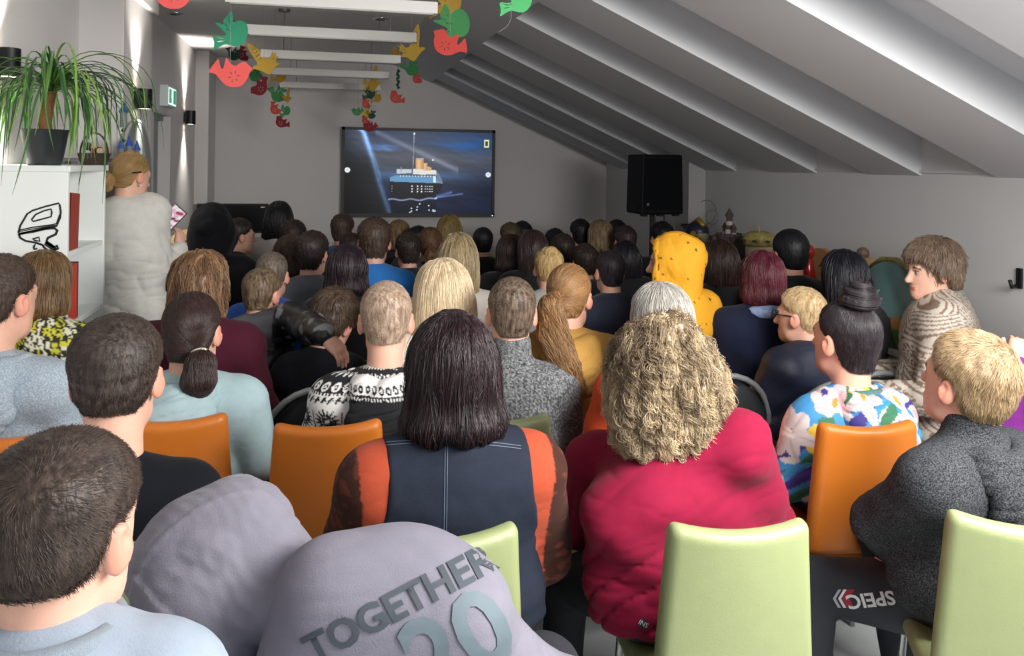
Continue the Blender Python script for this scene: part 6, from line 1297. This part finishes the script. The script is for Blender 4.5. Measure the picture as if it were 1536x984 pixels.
far('child with straight brown hair in front of the slate grey jacket boy', 436, 352, 4.75, 'bob', B3, DK, 0, who='child with straight brown hair')
far('dark-haired person in front of the child with straight brown hair', 440, 331, 5.3, 'short', B2, '#22242c', -6, who='dark-haired person near the desk')
far('woman with long black hair in a white lace blouse beside the monitor', 419, 302, 6.1, 'long', B1, '#c4beb8', -4, who='long black hair woman in white')
far('boy in profile in a black jacket, sitting before the white desk', 362, 329, 5.7, 'short', B2, '#0d0e12', -70, who='boy in profile by the desk')
far('person with curly blonde hair in a dark red patterned dress near the phone', 283, 314, 4.85, 'curly', ('#a88a5c', '#e2cfa4'), '#5a1c26', -10, k=.9, who='curly blonde person by the wall')
far('boy with short brown hair in a blue shirt under the TV', 515, 322, 6.1, 'short', B3, '#2b5c8c', -20, who='blue shirt boy under the TV')
far('dark-haired child just below the blue shirt boy', 527, 351, 5.4, 'short', B2, '#23252d', 0, who='child below the blue shirt boy')
far('child with light brown hair centred under the TV', 598, 330, 6.6, 'bob', B4, '#2a2c34', 4, who='light brown hair child under the TV')
far('child with tousled dark hair in navy beside the royal blue sweatshirt', 612, 350, 5.2, 'short', B2, '#111626', 6, who='navy child beside the royal blue sweatshirt')
far('black-haired child half hidden under the TV', 629, 340, 6.3, 'short', B1, '#3c3f48', -30, who='half hidden black-haired child')
far('girl with brown hair gathered back, beneath the TV', 645, 341, 5.4, 'pony', ('#3a271c', '#7a5a42'), '#3a3a40', -4, who='brown gathered hair girl')
far('child with dark blond hair under the lower TV edge', 675, 322, 6.3, 'long', ('#5a4a2c', '#a8905a'), '#4c4c50', -16, who='dark blond child under the TV')
far('child with cropped black hair in a black top, right of the TV', 724, 341, 6.0, 'crop', B1, '#101216', 0, who='cropped black-haired child')
far('child with mousy brown hair in a lime green top', 765, 335, 6.4, 'short', ('#38301f', '#6a5c40'), '#8c9a2c', 0, who='lime green top child')
far('black-haired child beyond the lime green top child', 783, 333, 6.6, 'short', B1, DK, 0, who='black-haired child by the lime top')
far('girl with dark brown bob in dark clothes, in front of the lime top child', 766, 352, 5.3, 'bob', ('#1e1412', '#42302a'), '#1a1b20', -6, who='dark brown bob girl')
far('girl with long dark brown hair, second from the blonde updo', 798, 345, 5.1, 'long', ('#1c1313', '#463433'), '#16181d', 4, who='long dark brown hair girl')
far('black-haired child peeping over the dark brown heads', 832, 344, 6.3, 'short', B1, DK, 0, who='peeping black-haired child')
far('girl with blonde hair twisted up in a clip, white collar', 823, 371, 4.35, 'updo', ('#8c6c3c', '#dcbf88'), '#a8aaa8', -6, who='blonde updo girl')
far('dark brown haired child past the blonde updo', 843, 352, 5.5, 'short', B2, '#1b1d26', 4, who='child past the blonde updo')
far('boy with very dark short hair and bare neck in the front row', 870, 330, 6.5, 'short', B1, '#3a3a44', 0, who='front row boy with bare neck')
far('girl with ash blonde bob and pale hair tie in the front row', 900, 330, 6.3, 'bob', ('#5c4a36', '#a08a6a'), '#2c2c34', 0, who='front row ash blonde girl')
far('black-haired child beside the ash blonde girl', 924, 331, 6.6, 'short', B1, DK, 0, who='black-haired child by the ash blonde girl')
far('child with maroon-brown hair beside the ash blonde girl', 937, 340, 6.0, 'short', ('#24161a', '#4a3538'), '#24262e', 0, who='maroon-brown hair child')
far('dark-haired girl in front of the maroon-brown hair child', 936, 361, 5.3, 'long', B1, '#0f1016', 6, who='girl before the maroon-brown hair child')
far('child with dark round head beside the ash blonde bob', 876, 367, 5.0, 'short', B2, '#1a2130', 0, who='dark round head child')
far('child with protruding ears and dark hair in navy denim', 914, 376, 4.3, 'crop', ('#17121a', '#3a3036'), '#182036', 0, who='navy denim child with ears')
far('black-haired child behind the loudspeaker pole', 992, 334, 6.0, 'short', B1, DK, 0, who='child behind the loudspeaker pole')
far('dark-haired girl between the yellow hood and the castle model', 1046, 362, 5.2, 'long', B2, DK, 6, who='girl beside the castle model')
far('girl with long dark chestnut hair beside the yellow hoodie', 1078, 359, 4.6, 'long', ('#1a1110', '#3f2a24'), '#121318', 4, who='long dark chestnut hair girl')
far('person with short black hair and bare nape in a black top', 1184, 345, 4.35, 'cap', ('#0c0c10', '#1a1a20'), '#0e0f13', -2, who='short black hair person')
far('woman with straight black hair in front of the wooden figure', 1263, 374, 3.75, 'long', ('#0b0b10', '#20202a'), '#17181e', 2, who='straight black hair woman')
# person in a black hooded coat by the desk
r37, c37 = person('person in a bulky black hooded coat, hood up, before the monitor', 320, 312, 4.8, hs=1.05, yaw=-6, hp=8, sw=.20, bw=1.5, th=1.4, top='#0d0e13', pants='#0c0c10', res=.014, hres=.012, collar=None, hair=None, top_name='coat')
hood_up(c37, mat('cloth_0d0e13', '#0d0e13'), None, res=.012, s=1.12)
# --- frame chairs for the others who sit
for o in [x for x in C.objects if x.parent is None and x.get('category') == 'person' and not x.get('group')]:
    p = o.location
    near = [c for c in C.objects if c.get('category') == 'chair' and (Vector(c.location).xy - p.xy).length < .34]
    if not near and o is not r39 and p.y > 2.2 and o is not r22: frame_chair((p.x, p.y, 0), 0, 'dark frame chair carrying the ' + ' '.join(o['label'].split(',')[0].split()[:11]))
    elif not near and o is not r39 and p.y < 2.2: frame_chair((p.x, p.y, 0), 0, 'chair under the ' + ' '.join(o['label'].split(',')[0].split()[:12]))
